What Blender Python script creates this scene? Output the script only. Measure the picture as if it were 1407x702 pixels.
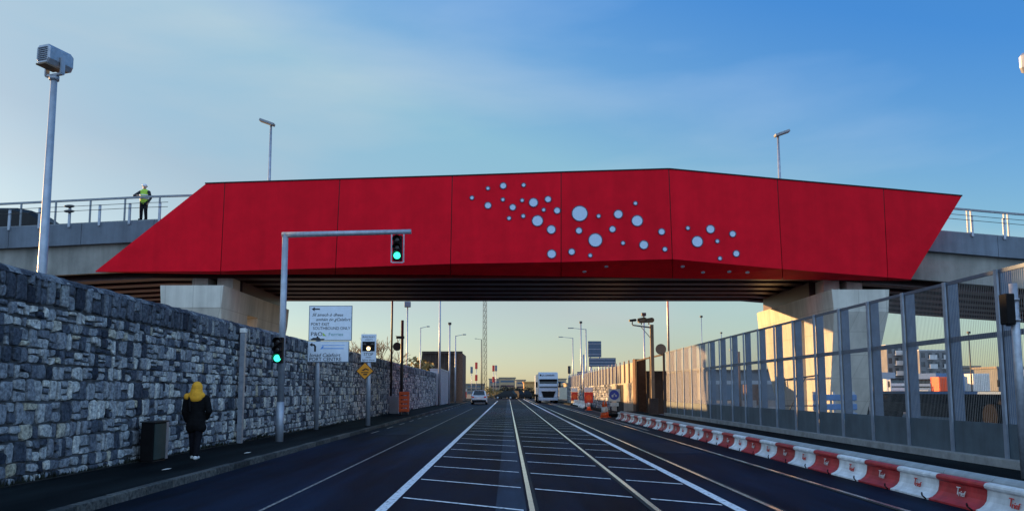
import bpy, bmesh, math, random
from mathutils import Vector, Matrix
random.seed(7)
R = math.radians
S = bpy.context.scene
COL = S.collection
for o in list(bpy.data.objects):
    bpy.data.objects.remove(o)

# ------------------------------------------------------------------ camera
F = 1050.0; CX = 698.0; CY = 430.0; PITCH = R(5.83); CAMZ = 1.52
cd = bpy.data.cameras.new('camera'); cam = bpy.data.objects.new('camera', cd); COL.objects.link(cam)
cam.location = (0, 0, CAMZ); cam.rotation_euler = (R(90) + PITCH, 0, 0)
cd.sensor_fit = 'HORIZONTAL'; cd.sensor_width = 36; cd.lens = 36 * F / 1407
cd.shift_x = (703.5 - CX) / 1407; cd.shift_y = (CY - 351) / 1407
cd.clip_start = .05; cd.clip_end = 6000
S.camera = cam

# ------------------------------------------------------------------ light
SUN_AZ, SUN_EL = R(55), R(8.0)                       # left of straight ahead
w = bpy.data.worlds.new('World'); S.world = w; w.use_nodes = True
nt = w.node_tree; nt.nodes.clear()
def nd(t, kind, **kw):
    n = t.nodes.new(kind)
    for k, v in kw.items(): setattr(n, k, v)
    return n
out = nd(nt, 'ShaderNodeOutputWorld'); bg = nd(nt, 'ShaderNodeBackground')
sky = nd(nt, 'ShaderNodeTexSky', sky_type='NISHITA', sun_disc=False)
sky.sun_elevation = SUN_EL; sky.sun_rotation = -SUN_AZ
sky.air_density = 1.0; sky.dust_density = 0.6; sky.ozone_density = 3.5; sky.altitude = 0
hs = nd(nt, 'ShaderNodeHueSaturation'); hs.inputs['Saturation'].default_value = 1.22
tc = nd(nt, 'ShaderNodeTexCoord')
mp = nd(nt, 'ShaderNodeMapping'); mp.inputs['Scale'].default_value = (1.2, 1.0, 4.5); mp.inputs['Rotation'].default_value = (0, R(10), R(15))
nz = nd(nt, 'ShaderNodeTexNoise'); nz.inputs['Scale'].default_value = 1.7; nz.inputs['Detail'].default_value = 6; nz.inputs['Roughness'].default_value = .5; nz.inputs['Distortion'].default_value = .2
cr = nd(nt, 'ShaderNodeValToRGB'); cr.color_ramp.elements[0].position = .44; cr.color_ramp.elements[1].position = .80
cr.color_ramp.elements[1].color = (.40, .40, .40, 1)
mx = nd(nt, 'ShaderNodeMix', data_type='RGBA'); mx.inputs[7].default_value = (1.9, 1.9, 2.1, 1)
L = nt.links.new
gm = nd(nt, 'ShaderNodeGamma'); gm.inputs[1].default_value = .6
L(sky.outputs[0], gm.inputs[0]); L(gm.outputs[0], hs.inputs['Color']); L(tc.outputs['Generated'], mp.inputs[0]); L(mp.outputs[0], nz.inputs['Vector'])
L(nz.outputs[0], cr.inputs[0]); L(cr.outputs[0], mx.inputs[0]); L(hs.outputs[0], mx.inputs[6])
# colour of the clear sky by height and by distance from the sun's side
sx = nd(nt, 'ShaderNodeSeparateXYZ'); L(tc.outputs['Generated'], sx.inputs[0])
ma = nd(nt, 'ShaderNodeMath', operation='MULTIPLY_ADD'); ma.inputs[1].default_value = .35
L(sx.outputs[0], ma.inputs[0]); L(sx.outputs[2], ma.inputs[2])
grade = nd(nt, 'ShaderNodeValToRGB'); ge = grade.color_ramp.elements
stops = [(0, (1.0, 1.02, .86)), (.13, (1.0, .98, .82)), (.31, (1.2, 1.28, 1.02)), (.435, (.85, 1.12, 1.2)), (.56, (.46, .92, 1.3))]
ge[0].position = 0; ge[1].position = .56
for p, c in stops[1:-1]: ge.new(p)
for e, (p, c) in zip(ge, stops): e.position = p; e.color = (*[v / 2 for v in c], 1)
L(ma.outputs[0], grade.inputs[0])
tint = nd(nt, 'ShaderNodeMix', data_type='RGBA', blend_type='MULTIPLY'); tint.inputs[0].default_value = 1
dbl = nd(nt, 'ShaderNodeMix', data_type='RGBA', blend_type='MULTIPLY'); dbl.inputs[0].default_value = 1; dbl.inputs[7].default_value = (1.96, 1.86, 2.0, 1)
L(mx.outputs[2], tint.inputs[6]); L(grade.outputs[0], tint.inputs[7]); L(tint.outputs[2], dbl.inputs[6])
# a bright bank of cloud is added unseen behind the viewer to brighten shaded faces
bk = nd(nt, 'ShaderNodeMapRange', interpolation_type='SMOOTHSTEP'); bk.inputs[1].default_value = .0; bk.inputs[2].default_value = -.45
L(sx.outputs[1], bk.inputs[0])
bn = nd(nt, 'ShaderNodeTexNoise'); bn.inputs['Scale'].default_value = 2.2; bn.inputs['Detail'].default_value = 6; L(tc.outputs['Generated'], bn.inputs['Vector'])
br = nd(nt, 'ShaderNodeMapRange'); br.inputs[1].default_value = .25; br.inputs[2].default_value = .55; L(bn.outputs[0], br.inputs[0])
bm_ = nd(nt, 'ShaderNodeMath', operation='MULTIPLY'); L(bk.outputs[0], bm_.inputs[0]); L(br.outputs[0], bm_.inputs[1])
fill_bank = nd(nt, 'ShaderNodeMix', data_type='RGBA'); fill_bank.inputs[7].default_value = (2.4, 3.5, 5.0, 1)
L(bm_.outputs[0], fill_bank.inputs[0]); L(dbl.outputs[2], fill_bank.inputs[6]); L(fill_bank.outputs[2], bg.inputs[0]); bg.inputs[1].default_value = 0.15
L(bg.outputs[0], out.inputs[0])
sl = bpy.data.lights.new('sun', 'SUN'); so = bpy.data.objects.new('sun', sl); COL.objects.link(so)
sl.energy = 5.0; sl.angle = R(.5); sl.color = (1.0, .57, .23)
sd = Vector((-math.sin(SUN_AZ) * math.cos(SUN_EL), math.cos(SUN_AZ) * math.cos(SUN_EL), math.sin(SUN_EL)))
so.rotation_euler = sd.to_track_quat('Z', 'Y').to_euler(); so.location = (-20, 0, 30)
S.view_settings.view_transform = 'Standard'; S.view_settings.look = 'None'
S.view_settings.gamma = 1; S.view_settings.use_curve_mapping = False
S.view_settings.exposure = 1.2

# ------------------------------------------------------------------ helpers
CP, SP = math.cos(PITCH), math.sin(PITCH)
def at(u, v, Y):                                       # point seen at photo pixel (u, v), at distance Y down the road
    x, y = (u - CX) / F, (CY - v) / F
    d = Vector((x, CP - y * SP, SP + y * CP)); t = Y / d.y
    return Vector((d.x * t, Y, CAMZ + d.z * t))
def lerp(a, b, t): return a + (b - a) * t
def interp(x, xs, ys):
    if x <= xs[0]: return ys[0]
    for i in range(len(xs) - 1):
        if x <= xs[i + 1]: return lerp(ys[i], ys[i + 1], (x - xs[i]) / (xs[i + 1] - xs[i]))
    return ys[-1]

TMP = bpy.data.scenes.new('scratch')                   # scratch scene where text and body meshes are evaluated
def evaluate(ob):
    TMP.view_layers[0].update(); dg = TMP.view_layers[0].depsgraph
    if dg is None:
        with bpy.context.temp_override(scene=TMP, view_layer=TMP.view_layers[0]): dg = bpy.context.evaluated_depsgraph_get()
    dg.update()
    return bpy.data.meshes.new_from_object(ob.evaluated_get(dg))
class MB:
    def __init__(s): s.bm = bmesh.new()
    def box(s, c, size, rz=0, rx=0, ry=0, bev=0):
        r = bmesh.ops.create_cube(s.bm, size=1)
        vs = r['verts']
        bmesh.ops.scale(s.bm, vec=size, verts=vs)
        if bev:
            es = list({e for v in vs for e in v.link_edges})
            q = bmesh.ops.bevel(s.bm, geom=es, offset=bev, segments=2, affect='EDGES', profile=.6)
            vs = list({v for f in q['faces'] for v in f.verts} | {v for v in vs if v.is_valid})
        m = Matrix.Translation(c) @ Matrix.Rotation(rz, 4, 'Z') @ Matrix.Rotation(ry, 4, 'Y') @ Matrix.Rotation(rx, 4, 'X')
        bmesh.ops.transform(s.bm, matrix=m, verts=vs)
        return s
    def bx(s, x0, x1, y0, y1, z0, z1, bev=0):
        return s.box(((x0 + x1) / 2, (y0 + y1) / 2, (z0 + z1) / 2), (abs(x1 - x0), abs(y1 - y0), abs(z1 - z0)), bev=bev)
    def tube(s, p0, p1, r0, r1=None, n=10, caps=True):
        r1 = r0 if r1 is None else r1
        p0, p1 = Vector(p0), Vector(p1); d = (p1 - p0)
        q = d.to_track_quat('Z', 'Y')
        a, b = [], []
        for i in range(n):
            t = 2 * math.pi * i / n; c = Vector((math.cos(t), math.sin(t), 0))
            a.append(s.bm.verts.new(p0 + q @ (c * r0))); b.append(s.bm.verts.new(p1 + q @ (c * r1)))
        for i in range(n):
            j = (i + 1) % n; s.bm.faces.new((a[i], a[j], b[j], b[i])).smooth = True
        if caps: s.bm.faces.new(a[::-1]); s.bm.faces.new(b)
        return s
    def path(s, pts, r, n=8):
        for a, b in zip(pts, pts[1:]): s.tube(a, b, r, r, n)
        return s
    def ball(s, c, r, sc=(1, 1, 1), u=14, v=9, M=None):
        q = bmesh.ops.create_uvsphere(s.bm, u_segments=u, v_segments=v, radius=1)
        for f in {f for vv in q['verts'] for f in vv.link_faces}: f.smooth = True
        m = Matrix.Translation(c) @ (M or Matrix.Identity(4)) @ Matrix.Diagonal((r * sc[0], r * sc[1], r * sc[2], 1))
        bmesh.ops.transform(s.bm, matrix=m, verts=q['verts']); return s
    def poly(s, pts):
        return s.bm.faces.new([s.bm.verts.new(p) for p in pts])
    def prism(s, pts, off):                            # a planar polygon pushed along off
        off = Vector(off); a = [s.bm.verts.new(p) for p in pts]; b = [s.bm.verts.new(Vector(p) + off) for p in pts]
        n = len(a); s.bm.faces.new(a[::-1]); s.bm.faces.new(b)
        for i in range(n): s.bm.faces.new((a[i], a[(i + 1) % n], b[(i + 1) % n], b[i]))
        return s
    def lathe(s, prof, c=(0, 0, 0), n=16, axis='Z'):
        rings = []
        for r, z in prof:
            ring = []
            for i in range(n):
                t = 2 * math.pi * i / n
                p = (r * math.cos(t), r * math.sin(t), z)
                if axis == 'Y': p = (p[0], -p[2], p[1])
                if axis == 'X': p = (p[2], p[0], p[1])
                ring.append(s.bm.verts.new(Vector(c) + Vector(p)))
            rings.append(ring)
        for a, b in zip(rings, rings[1:]):
            for i in range(n): s.bm.faces.new((a[i], a[(i + 1) % n], b[(i + 1) % n], b[i])).smooth = True
        s.bm.faces.new(rings[0][::-1]); s.bm.faces.new(rings[-1]); return s
    def sweep(s, stations):                            # list of equal-length closed sections
        rings = [[s.bm.verts.new(p) for p in st] for st in stations]; n = len(rings[0])
        for a, b in zip(rings, rings[1:]):
            for i in range(n): s.bm.faces.new((a[i], a[(i + 1) % n], b[(i + 1) % n], b[i]))
        s.bm.faces.new(rings[0][::-1]); s.bm.faces.new(rings[-1]); return s
    def text(s, body, size, loc, shear=0, align='LEFT', ext=.002, width=None, M=None):
        cu = bpy.data.curves.new('t', 'FONT'); cu.body = body; cu.size = size; cu.shear = shear; cu.align_x = align; cu.extrude = ext
        cu.resolution_u = 3
        ob = bpy.data.objects.new('t', cu); TMP.collection.objects.link(ob)
        me = evaluate(ob)
        k = 1
        if width:
            xs = [v.co.x for v in me.vertices]; k = width / max(1e-6, max(xs) - min(xs))
        m = Matrix.Translation(loc) @ (M or Matrix.Rotation(R(90), 4, 'X')) @ Matrix.Diagonal((k, 1, 1, 1))
        me.transform(m); s.bm.from_mesh(me)
        bpy.data.objects.remove(ob); bpy.data.curves.remove(cu); bpy.data.meshes.remove(me); return s
    def build(s, name, mat, parent=None, world=False, smooth=False):
        me = bpy.data.meshes.new(name)
        bmesh.ops.recalc_face_normals(s.bm, faces=s.bm.faces)
        s.bm.to_mesh(me); s.bm.free()
        if smooth:
            for p in me.polygons: p.use_smooth = True
        ob = bpy.data.objects.new(name, me); COL.objects.link(ob)
        if mat: me.materials.append(mat)
        if parent is not None:
            if world:
                off = Vector(parent.location)
                if parent.parent is not None: off = off + Vector(parent.parent.location)
                me.transform(Matrix.Translation(-off))
            ob.parent = parent
        return ob

def tag(o, label, cat, group=None):
    o['label'] = label; o['category'] = cat
    if group: o['group'] = group
    return o
def thing(name, label, cat, loc=(0, 0, 0), rz=0, group=None):
    o = bpy.data.objects.new(name, None); COL.objects.link(o); o.empty_display_size = .2
    o.location = loc; o.rotation_euler = (0, 0, rz)
    return tag(o, label, cat, group)
def struct(o): o['kind'] = 'structure'; return o
def kids(o): return [c for c in bpy.data.objects if c.parent == o]
def dup(root, loc, rz=None, label=None, group=None):
    def cp(o, par):
        c = o.copy(); COL.objects.link(c)
        if par is not None: c.parent = par
        for k in kids(o): cp(k, c)
        return c
    ch = kids(root)
    r = root.copy(); COL.objects.link(r); r.location = loc
    if rz is not None: r.rotation_euler = (0, 0, rz)
    if label: r['label'] = label
    if group: r['group'] = group
    for k in ch: cp(k, r)
    return r

# ------------------------------------------------------------------ materials
def pm(name, col, rough=.6, metal=0, var=.2, scale=6, bump=0, bscale=40, emit=None, estr=0, spec=.5, coord='Object', tint=None):
    m = bpy.data.materials.new(name); m.use_nodes = True; t = m.node_tree; b = t.nodes['Principled BSDF']
    b.inputs['Roughness'].default_value = rough; b.inputs['Metallic'].default_value = metal
    b.inputs['Specular IOR Level'].default_value = spec
    co = nd(t, 'ShaderNodeTexCoord')
    n = nd(t, 'ShaderNodeTexNoise'); n.inputs['Scale'].default_value = scale; n.inputs['Detail'].default_value = 6; n.inputs['Roughness'].default_value = .6
    t.links.new(co.outputs[coord], n.inputs['Vector'])
    r = nd(t, 'ShaderNodeValToRGB'); r.color_ramp.elements[0].position = .3; r.color_ramp.elements[1].position = .72
    lo = tuple(c * (1 - var) for c in col); hi = tuple(min(1, c * (1 + var)) for c in col)
    if tint: hi = tint
    r.color_ramp.elements[0].color = (*lo, 1); r.color_ramp.elements[1].color = (*hi, 1)
    t.links.new(n.outputs[0], r.inputs[0]); t.links.new(r.outputs[0], b.inputs['Base Color'])
    if bump:
        n2 = nd(t, 'ShaderNodeTexNoise'); n2.inputs['Scale'].default_value = bscale; n2.inputs['Detail'].default_value = 4
        t.links.new(co.outputs[coord], n2.inputs['Vector'])
        bp = nd(t, 'ShaderNodeBump'); bp.inputs['Strength'].default_value = bump; bp.inputs['Distance'].default_value = .02
        t.links.new(n2.outputs[0], bp.inputs['Height']); t.links.new(bp.outputs[0], b.inputs['Normal'])
    if emit:
        b.inputs['Emission Color'].default_value = (*emit, 1); b.inputs['Emission Strength'].default_value = estr
    return m

def asphalt(name, col, streak=.35, rough=.62):
    m = bpy.data.materials.new(name); m.use_nodes = True; t = m.node_tree; b = t.nodes['Principled BSDF']
    co = nd(t, 'ShaderNodeTexCoord')
    def noise(sc, mapping=(1, 1, 1), det=6):
        mp = nd(t, 'ShaderNodeMapping'); mp.inputs['Scale'].default_value = mapping
        n = nd(t, 'ShaderNodeTexNoise'); n.inputs['Scale'].default_value = sc; n.inputs['Detail'].default_value = det; n.inputs['Roughness'].default_value = .6
        t.links.new(co.outputs['Object'], mp.inputs[0]); t.links.new(mp.outputs[0], n.inputs['Vector']); return n
    n1 = noise(1.0, (1.3, .07, 1)); n2 = noise(90, det=3); n3 = noise(.75, (1, .22, 1))
    r1 = nd(t, 'ShaderNodeValToRGB'); r1.color_ramp.elements[0].position = .35; r1.color_ramp.elements[1].position = .7
    r1.color_ramp.elements[0].color = (*[c * (1 - streak) for c in col], 1); r1.color_ramp.elements[1].color = (*[c * (1 + streak) for c in col], 1)
    t.links.new(n1.outputs[0], r1.inputs[0])
    r2 = nd(t, 'ShaderNodeValToRGB'); r2.color_ramp.elements[0].position = .3; r2.color_ramp.elements[1].position = .75
    r2.color_ramp.elements[0].color = (.55, .55, .55, 1); r2.color_ramp.elements[1].color = (1.5, 1.5, 1.5, 1)
    t.links.new(n2.outputs[0], r2.inputs[0])
    r3 = nd(t, 'ShaderNodeValToRGB'); r3.color_ramp.elements[0].position = .35; r3.color_ramp.elements[1].position = .6
    r3.color_ramp.elements[0].color = (.38, .38, .42, 1); r3.color_ramp.elements[1].color = (1.5, 1.5, 1.5, 1)
    t.links.new(n3.outputs[0], r3.inputs[0])
    a = nd(t, 'ShaderNodeMix', data_type='RGBA', blend_type='MULTIPLY'); a.inputs[0].default_value = 1
    c = nd(t, 'ShaderNodeMix', data_type='RGBA', blend_type='MULTIPLY'); c.inputs[0].default_value = 1
    t.links.new(r1.outputs[0], a.inputs[6]); t.links.new(r2.outputs[0], a.inputs[7]); t.links.new(a.outputs[2], c.inputs[6]); t.links.new(r3.outputs[0], c.inputs[7])
    t.links.new(c.outputs[2], b.inputs['Base Color'])
    mr = nd(t, 'ShaderNodeMapRange'); mr.inputs[3].default_value = rough - .14; mr.inputs[4].default_value = rough + .12
    t.links.new(n3.outputs[0], mr.inputs[0]); t.links.new(mr.outputs[0], b.inputs['Roughness'])
    bp = nd(t, 'ShaderNodeBump'); bp.inputs['Strength'].default_value = .35; bp.inputs['Distance'].default_value = .01
    t.links.new(n2.outputs[0], bp.inputs['Height']); t.links.new(bp.outputs[0], b.inputs['Normal'])
    b.inputs['Specular IOR Level'].default_value = .03
    return m

def streaks(m, amount=.18, sx=3.0, sz=.18, rnd=0):
    t = m.node_tree; b = t.nodes['Principled BSDF']; src = b.inputs['Base Color'].links[0].from_socket
    co = nd(t, 'ShaderNodeTexCoord'); mp = nd(t, 'ShaderNodeMapping'); mp.inputs['Scale'].default_value = (sx, sx, sz)
    n = nd(t, 'ShaderNodeTexNoise'); n.inputs['Scale'].default_value = 1; n.inputs['Detail'].default_value = 7; n.inputs['Roughness'].default_value = .6
    t.links.new(co.outputs['Object'], mp.inputs[0]); t.links.new(mp.outputs[0], n.inputs['Vector'])
    r = nd(t, 'ShaderNodeMapRange'); r.inputs[1].default_value = .3; r.inputs[2].default_value = .7; r.inputs[3].default_value = 1 - amount; r.inputs[4].default_value = 1 + amount * .6
    t.links.new(n.outputs[0], r.inputs[0]); fac = r.outputs[0]
    if rnd:
        oi = nd(t, 'ShaderNodeObjectInfo'); r2 = nd(t, 'ShaderNodeMapRange'); r2.inputs[3].default_value = 1 - rnd; r2.inputs[4].default_value = 1 + rnd
        t.links.new(oi.outputs['Random'], r2.inputs[0]); mm = nd(t, 'ShaderNodeMath', operation='MULTIPLY'); t.links.new(fac, mm.inputs[0]); t.links.new(r2.outputs[0], mm.inputs[1]); fac = mm.outputs[0]
    x = nd(t, 'ShaderNodeMix', data_type='RGBA', blend_type='MULTIPLY'); x.inputs[0].default_value = 1
    t.links.new(src, x.inputs[6]); t.links.new(fac, x.inputs[7]); t.links.new(x.outputs[2], b.inputs['Base Color']); return m

def paint_worn(name, col, keep=.42):
    m = pm(name, col, .55, var=.12, scale=9); t = m.node_tree; b = t.nodes['Principled BSDF']
    src = b.inputs['Base Color'].links[0].from_socket
    co = nd(t, 'ShaderNodeTexCoord'); n = nd(t, 'ShaderNodeTexNoise'); n.inputs['Scale'].default_value = 14; n.inputs['Detail'].default_value = 8; n.inputs['Roughness'].default_value = .7
    t.links.new(co.outputs['Object'], n.inputs['Vector'])
    r = nd(t, 'ShaderNodeValToRGB'); r.color_ramp.elements[0].position = keep - .06; r.color_ramp.elements[1].position = keep + .08
    t.links.new(n.outputs[0], r.inputs[0])
    x = nd(t, 'ShaderNodeMix', data_type='RGBA'); x.inputs[6].default_value = (.05, .055, .06, 1)
    t.links.new(r.outputs[0], x.inputs[0]); t.links.new(src, x.inputs[7]); t.links.new(x.outputs[2], b.inputs['Base Color'])
    return m

def stone_mat(name, stops):
    m = bpy.data.materials.new(name); m.use_nodes = True; t = m.node_tree; b = t.nodes['Principled BSDF']
    g = nd(t, 'ShaderNodeNewGeometry'); r = nd(t, 'ShaderNodeValToRGB'); r.color_ramp.interpolation = 'LINEAR'
    e = r.color_ramp.elements
    e[0].position = stops[0][0]; e[0].color = (*stops[0][1], 1); e[1].position = stops[-1][0]; e[1].color = (*stops[-1][1], 1)
    for p, c in stops[1:-1]:
        k = e.new(p); k.color = (*c, 1)
    t.links.new(g.outputs['Random Per Island'], r.inputs[0])
    co = nd(t, 'ShaderNodeTexCoord'); n = nd(t, 'ShaderNodeTexNoise'); n.inputs['Scale'].default_value = 16; n.inputs['Detail'].default_value = 8; n.inputs['Roughness'].default_value = .68
    t.links.new(co.outputs['Object'], n.inputs['Vector'])
    r2 = nd(t, 'ShaderNodeValToRGB'); r2.color_ramp.elements[0].position = .33; r2.color_ramp.elements[1].position = .68
    r2.color_ramp.elements[0].color = (.28, .29, .32, 1); r2.color_ramp.elements[1].color = (1.5, 1.48, 1.42, 1)
    t.links.new(n.outputs[0], r2.inputs[0])
    a = nd(t, 'ShaderNodeMix', data_type='RGBA', blend_type='MULTIPLY'); a.inputs[0].default_value = 1
    t.links.new(r.outputs[0], a.inputs[6]); t.links.new(r2.outputs[0], a.inputs[7]); t.links.new(a.outputs[2], b.inputs['Base Color'])
    bp = nd(t, 'ShaderNodeBump'); bp.inputs['Strength'].default_value = .8; bp.inputs['Distance'].default_value = .03
    t.links.new(n.outputs[0], bp.inputs['Height']); t.links.new(bp.outputs[0], b.inputs['Normal'])
    b.inputs['Roughness'].default_value = .85; b.inputs['Specular IOR Level'].default_value = .2
    return m

M_asph = asphalt('asphalt', (.0055, .0115, .025), .5)
M_asph2 = asphalt('asphalt_strip', (.026, .040, .062), .3)
M_track = asphalt('asphalt_track', (.0055, .0105, .022), .45)
M_pave = asphalt('footway_asphalt', (.010, .0135, .0145), .4, .75)
M_ground = pm('ground_earth', (.07, .07, .065), .9, var=.4, scale=.08, bump=.3, bscale=3)
M_kerb = stone_mat('kerb_stone', [(0, (.035, .04, .042)), (.5, (.07, .075, .075)), (1, (.12, .122, .115))])
M_white = paint_worn('road_paint', (.78, .80, .82), .40)
M_thin = paint_worn('road_paint_worn', (.36, .34, .30), .50)
M_rail = pm('rail_steel', (.80, .78, .75), .22, 1, var=.2, scale=3)
M_groove = pm('rail_groove', (.012, .012, .012), .9)
M_stone = stone_mat('rubble_stone', [(0, (.03, .04, .06)), (.2, (.11, .13, .165)), (.45, (.27, .295, .33)), (.75, (.42, .44, .45)), (.93, (.64, .65, .62)), (1, (.48, .44, .33))])
M_cope = stone_mat('coping_stone', [(0, (.03, .038, .055)), (.5, (.14, .16, .195)), (.85, (.27, .295, .32)), (1, (.42, .43, .41))])
M_mortar = pm('mortar', (.07, .075, .08), .95, var=.75, scale=4, bump=.5, bscale=30)
M_red = pm('red_cladding', (.64, .005, .018), .6, var=.10, scale=1.3, bump=.06, bscale=60, spec=.06)
M_seam = pm('dark_seam', (.01, .008, .01), .8)
M_disc = pm('pale_disc', (.44, .55, .70), .4, var=.08, scale=20)
M_ring = pm('disc_ring', (.05, .03, .08), .5)
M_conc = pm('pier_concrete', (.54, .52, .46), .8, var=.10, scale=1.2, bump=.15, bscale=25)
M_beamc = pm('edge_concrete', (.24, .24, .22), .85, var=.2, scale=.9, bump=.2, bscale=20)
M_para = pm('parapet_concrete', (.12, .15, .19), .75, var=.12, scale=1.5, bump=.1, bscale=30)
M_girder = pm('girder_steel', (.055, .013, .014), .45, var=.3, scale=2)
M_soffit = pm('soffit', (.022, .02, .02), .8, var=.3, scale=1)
M_galv = pm('galvanised', (.34, .37, .42), .42, .55, var=.25, scale=8)
M_galvl = pm('pale_steel', (.34, .38, .44), .45, .3, var=.15, scale=7)
M_railing = pm('railing_steel', (.20, .225, .25), .5, .4, var=.2, scale=8)
M_cream = pm('cream_post', (.62, .60, .54), .6, var=.12)
M_dark = pm('dark_metal', (.02, .02, .022), .5, var=.3)
M_black = pm('black_plastic', (.006, .006, .007), .6, var=.3, spec=.12)
M_fencepost = pm('fence_post_steel', (.08, .11, .16), .5, .35, var=.2, scale=6)
M_flange = pm('fence_flange', (.24, .28, .34), .5, .3, var=.15, scale=6)
M_wire = pm('fence_wire', (.30, .30, .30), .6, .0, var=.15, scale=3)
M_lower = pm('lower_panel', (.07, .10, .12), .6, var=.22, scale=2.2, bump=.1, bscale=15)
M_plinth = pm('fence_plinth', (.27, .27, .26), .85, var=.3, scale=4, bump=.2, bscale=30)
M_kred = pm('kerb_red', (.42, .028, .03), .5, var=.2, scale=5)
M_kwhite = pm('kerb_white', (.76, .77, .76), .55, var=.12, scale=5)
M_kgrey = pm('kerb_grey', (.30, .33, .34), .7, var=.2, scale=5)
M_signw = pm('sign_white', (.62, .68, .76), .45, var=.04)
M_ink = pm('sign_ink', (.008, .008, .012), .6)
M_blueink = pm('sign_blue', (.10, .27, .62), .5)
M_greenink = pm('sign_green', (.35, .5, .12), .5)
M_tealink = pm('sign_teal', (.12, .3, .3), .5)
M_yellow = pm('sign_yellow', (.80, .30, .015), .5, var=.1)
M_signback = pm('sign_back', (.12, .16, .21), .5, .3, var=.2)
M_green = pm('green_lens', (.02, .6, .35), .3, emit=(.04, .95, .52), estr=1.1)
M_lensoff = pm('unlit_lens', (.015, .01, .01), .25)
M_amber = pm('amber_lens', (.8, .4, .1), .3, emit=(1, .62, .3), estr=1.3)
M_redl = pm('red_lens', (.6, .03, .02), .4, var=.1)
M_orange = pm('orange_plastic', (.85, .11, .02), .45, var=.12)
M_redsign = pm('red_board', (.62, .035, .02), .45, var=.1)
M_conew = pm('white_sleeve', (.7, .68, .64), .5)
M_roundblue = pm('blue_disc', (.03, .05, .42), .4, var=.1)
M_bluepanel = pm('blue_sign_panel', (.05, .09, .14), .5, var=.2)
M_skin = pm('skin', (.42, .26, .19), .6, var=.1)
M_coat = pm('black_coat', (.007, .007, .008), .9, spec=.1, var=.3, scale=12, bump=.2)
M_mustard = pm('mustard_cloth', (.78, .36, .02), .85, var=.15, scale=14, bump=.2)
M_trous = pm('dark_trousers', (.009, .009, .013), .9, spec=.1, var=.3)
M_shoe = pm('white_shoe', (.66, .65, .64), .6)
M_hivis = pm('hi_vis', (.36, .62, .05), .6, var=.1)
M_refl = pm('reflective_tape', (.62, .64, .62), .35)
M_navy = pm('navy_cloth', (.015, .018, .028), .85)
M_helmet = pm('white_helmet', (.72, .74, .76), .35)
M_truck = pm('truck_paint', (.36, .43, .52), .35, var=.06)
M_glass = pm('dark_glass', (.015, .022, .03), .08, var=.1)
M_tyre = pm('tyre', (.010, .010, .010), .95, spec=.05)
M_silver = pm('car_silver', (.52, .56, .6), .3, .2, var=.05)
M_lamp = pm('headlamp', (.5, .55, .6), .15)
M_rust = pm('rusty_steel', (.045, .03, .024), .85, var=.5, scale=1.2, bump=.2)
M_hoard = pm('grey_hoarding', (.30, .33, .38), .6, var=.15, scale=1)
M_bark = pm('bark', (.14, .095, .055), .9, var=.3)
M_twig = pm('twig', (.30, .22, .11), .9, var=.3)
M_leaf = pm('dry_leaf', (.20, .15, .05), .8, var=.5, scale=2)
M_leafd = pm('dark_leaf', (.012, .015, .008), .8, var=.5, scale=2)
M_brick = pm('brick_end', (.13, .07, .045), .9, var=.4, scale=5, bump=.3)
M_void = pm('void_dark', (.006, .006, .006), .9)
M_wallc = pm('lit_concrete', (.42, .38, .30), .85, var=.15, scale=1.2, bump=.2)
M_shed = pm('shed_cladding', (.085, .10, .125), .6, var=.2, scale=.5)
M_shedl = pm('shed_band', (.26, .28, .31), .6, var=.2, scale=.5)
M_flat = pm('apartment_wall', (.19, .19, .20), .8, var=.2, scale=.3)
M_flatw = pm('apartment_white', (.55, .55, .55), .7, var=.1, scale=.3)
M_city = [pm('city_a', (.34, .25, .15), .8, var=.25, scale=.1), pm('city_b', (.22, .19, .15), .8, var=.25, scale=.1), pm('city_c', (.42, .32, .20), .8, var=.25, scale=.1)]
M_ochre = pm('ochre_wall', (.50, .27, .09), .85, var=.15, scale=.6)
M_blue = pm('yard_blue', (.07, .17, .36), .5, var=.15)
M_brownpole = pm('brown_pole', (.17, .115, .07), .7, var=.25)
M_bin = pm('cabinet_green', (.02, .045, .045), .55, var=.2)
M_chassis = pm('trailer_chassis', (.008, .009, .012), .8, var=.3, spec=.05)
M_cardark = pm('car_dark', (.012, .014, .017), .5, var=.2, spec=.2)

def formwork(m, w_=1.25, h_=1.05):
    t = m.node_tree; b = t.nodes['Principled BSDF']; src = b.inputs['Base Color'].links[0].from_socket
    co = nd(t, 'ShaderNodeTexCoord'); sp = nd(t, 'ShaderNodeSeparateXYZ'); t.links.new(co.outputs['Object'], sp.inputs[0])
    ad = nd(t, 'ShaderNodeMath', operation='ADD'); t.links.new(sp.outputs[0], ad.inputs[0]); t.links.new(sp.outputs[1], ad.inputs[1])
    cb = nd(t, 'ShaderNodeCombineXYZ'); t.links.new(ad.outputs[0], cb.inputs[0]); t.links.new(sp.outputs[2], cb.inputs[1])
    br_ = nd(t, 'ShaderNodeTexBrick'); br_.offset = 0; br_.inputs['Scale'].default_value = 1; br_.inputs['Brick Width'].default_value = w_; br_.inputs['Row Height'].default_value = h_
    br_.inputs['Mortar Size'].default_value = .012; br_.inputs['Color1'].default_value = (1, 1, 1, 1); br_.inputs['Color2'].default_value = (.93, .93, .93, 1); br_.inputs['Mortar'].default_value = (.68, .67, .65, 1)
    t.links.new(cb.outputs[0], br_.inputs['Vector'])
    x = nd(t, 'ShaderNodeMix', data_type='RGBA', blend_type='MULTIPLY'); x.inputs[0].default_value = 1
    t.links.new(src, x.inputs[6]); t.links.new(br_.outputs[0], x.inputs[7]); t.links.new(x.outputs[2], b.inputs['Base Color'])
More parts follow.
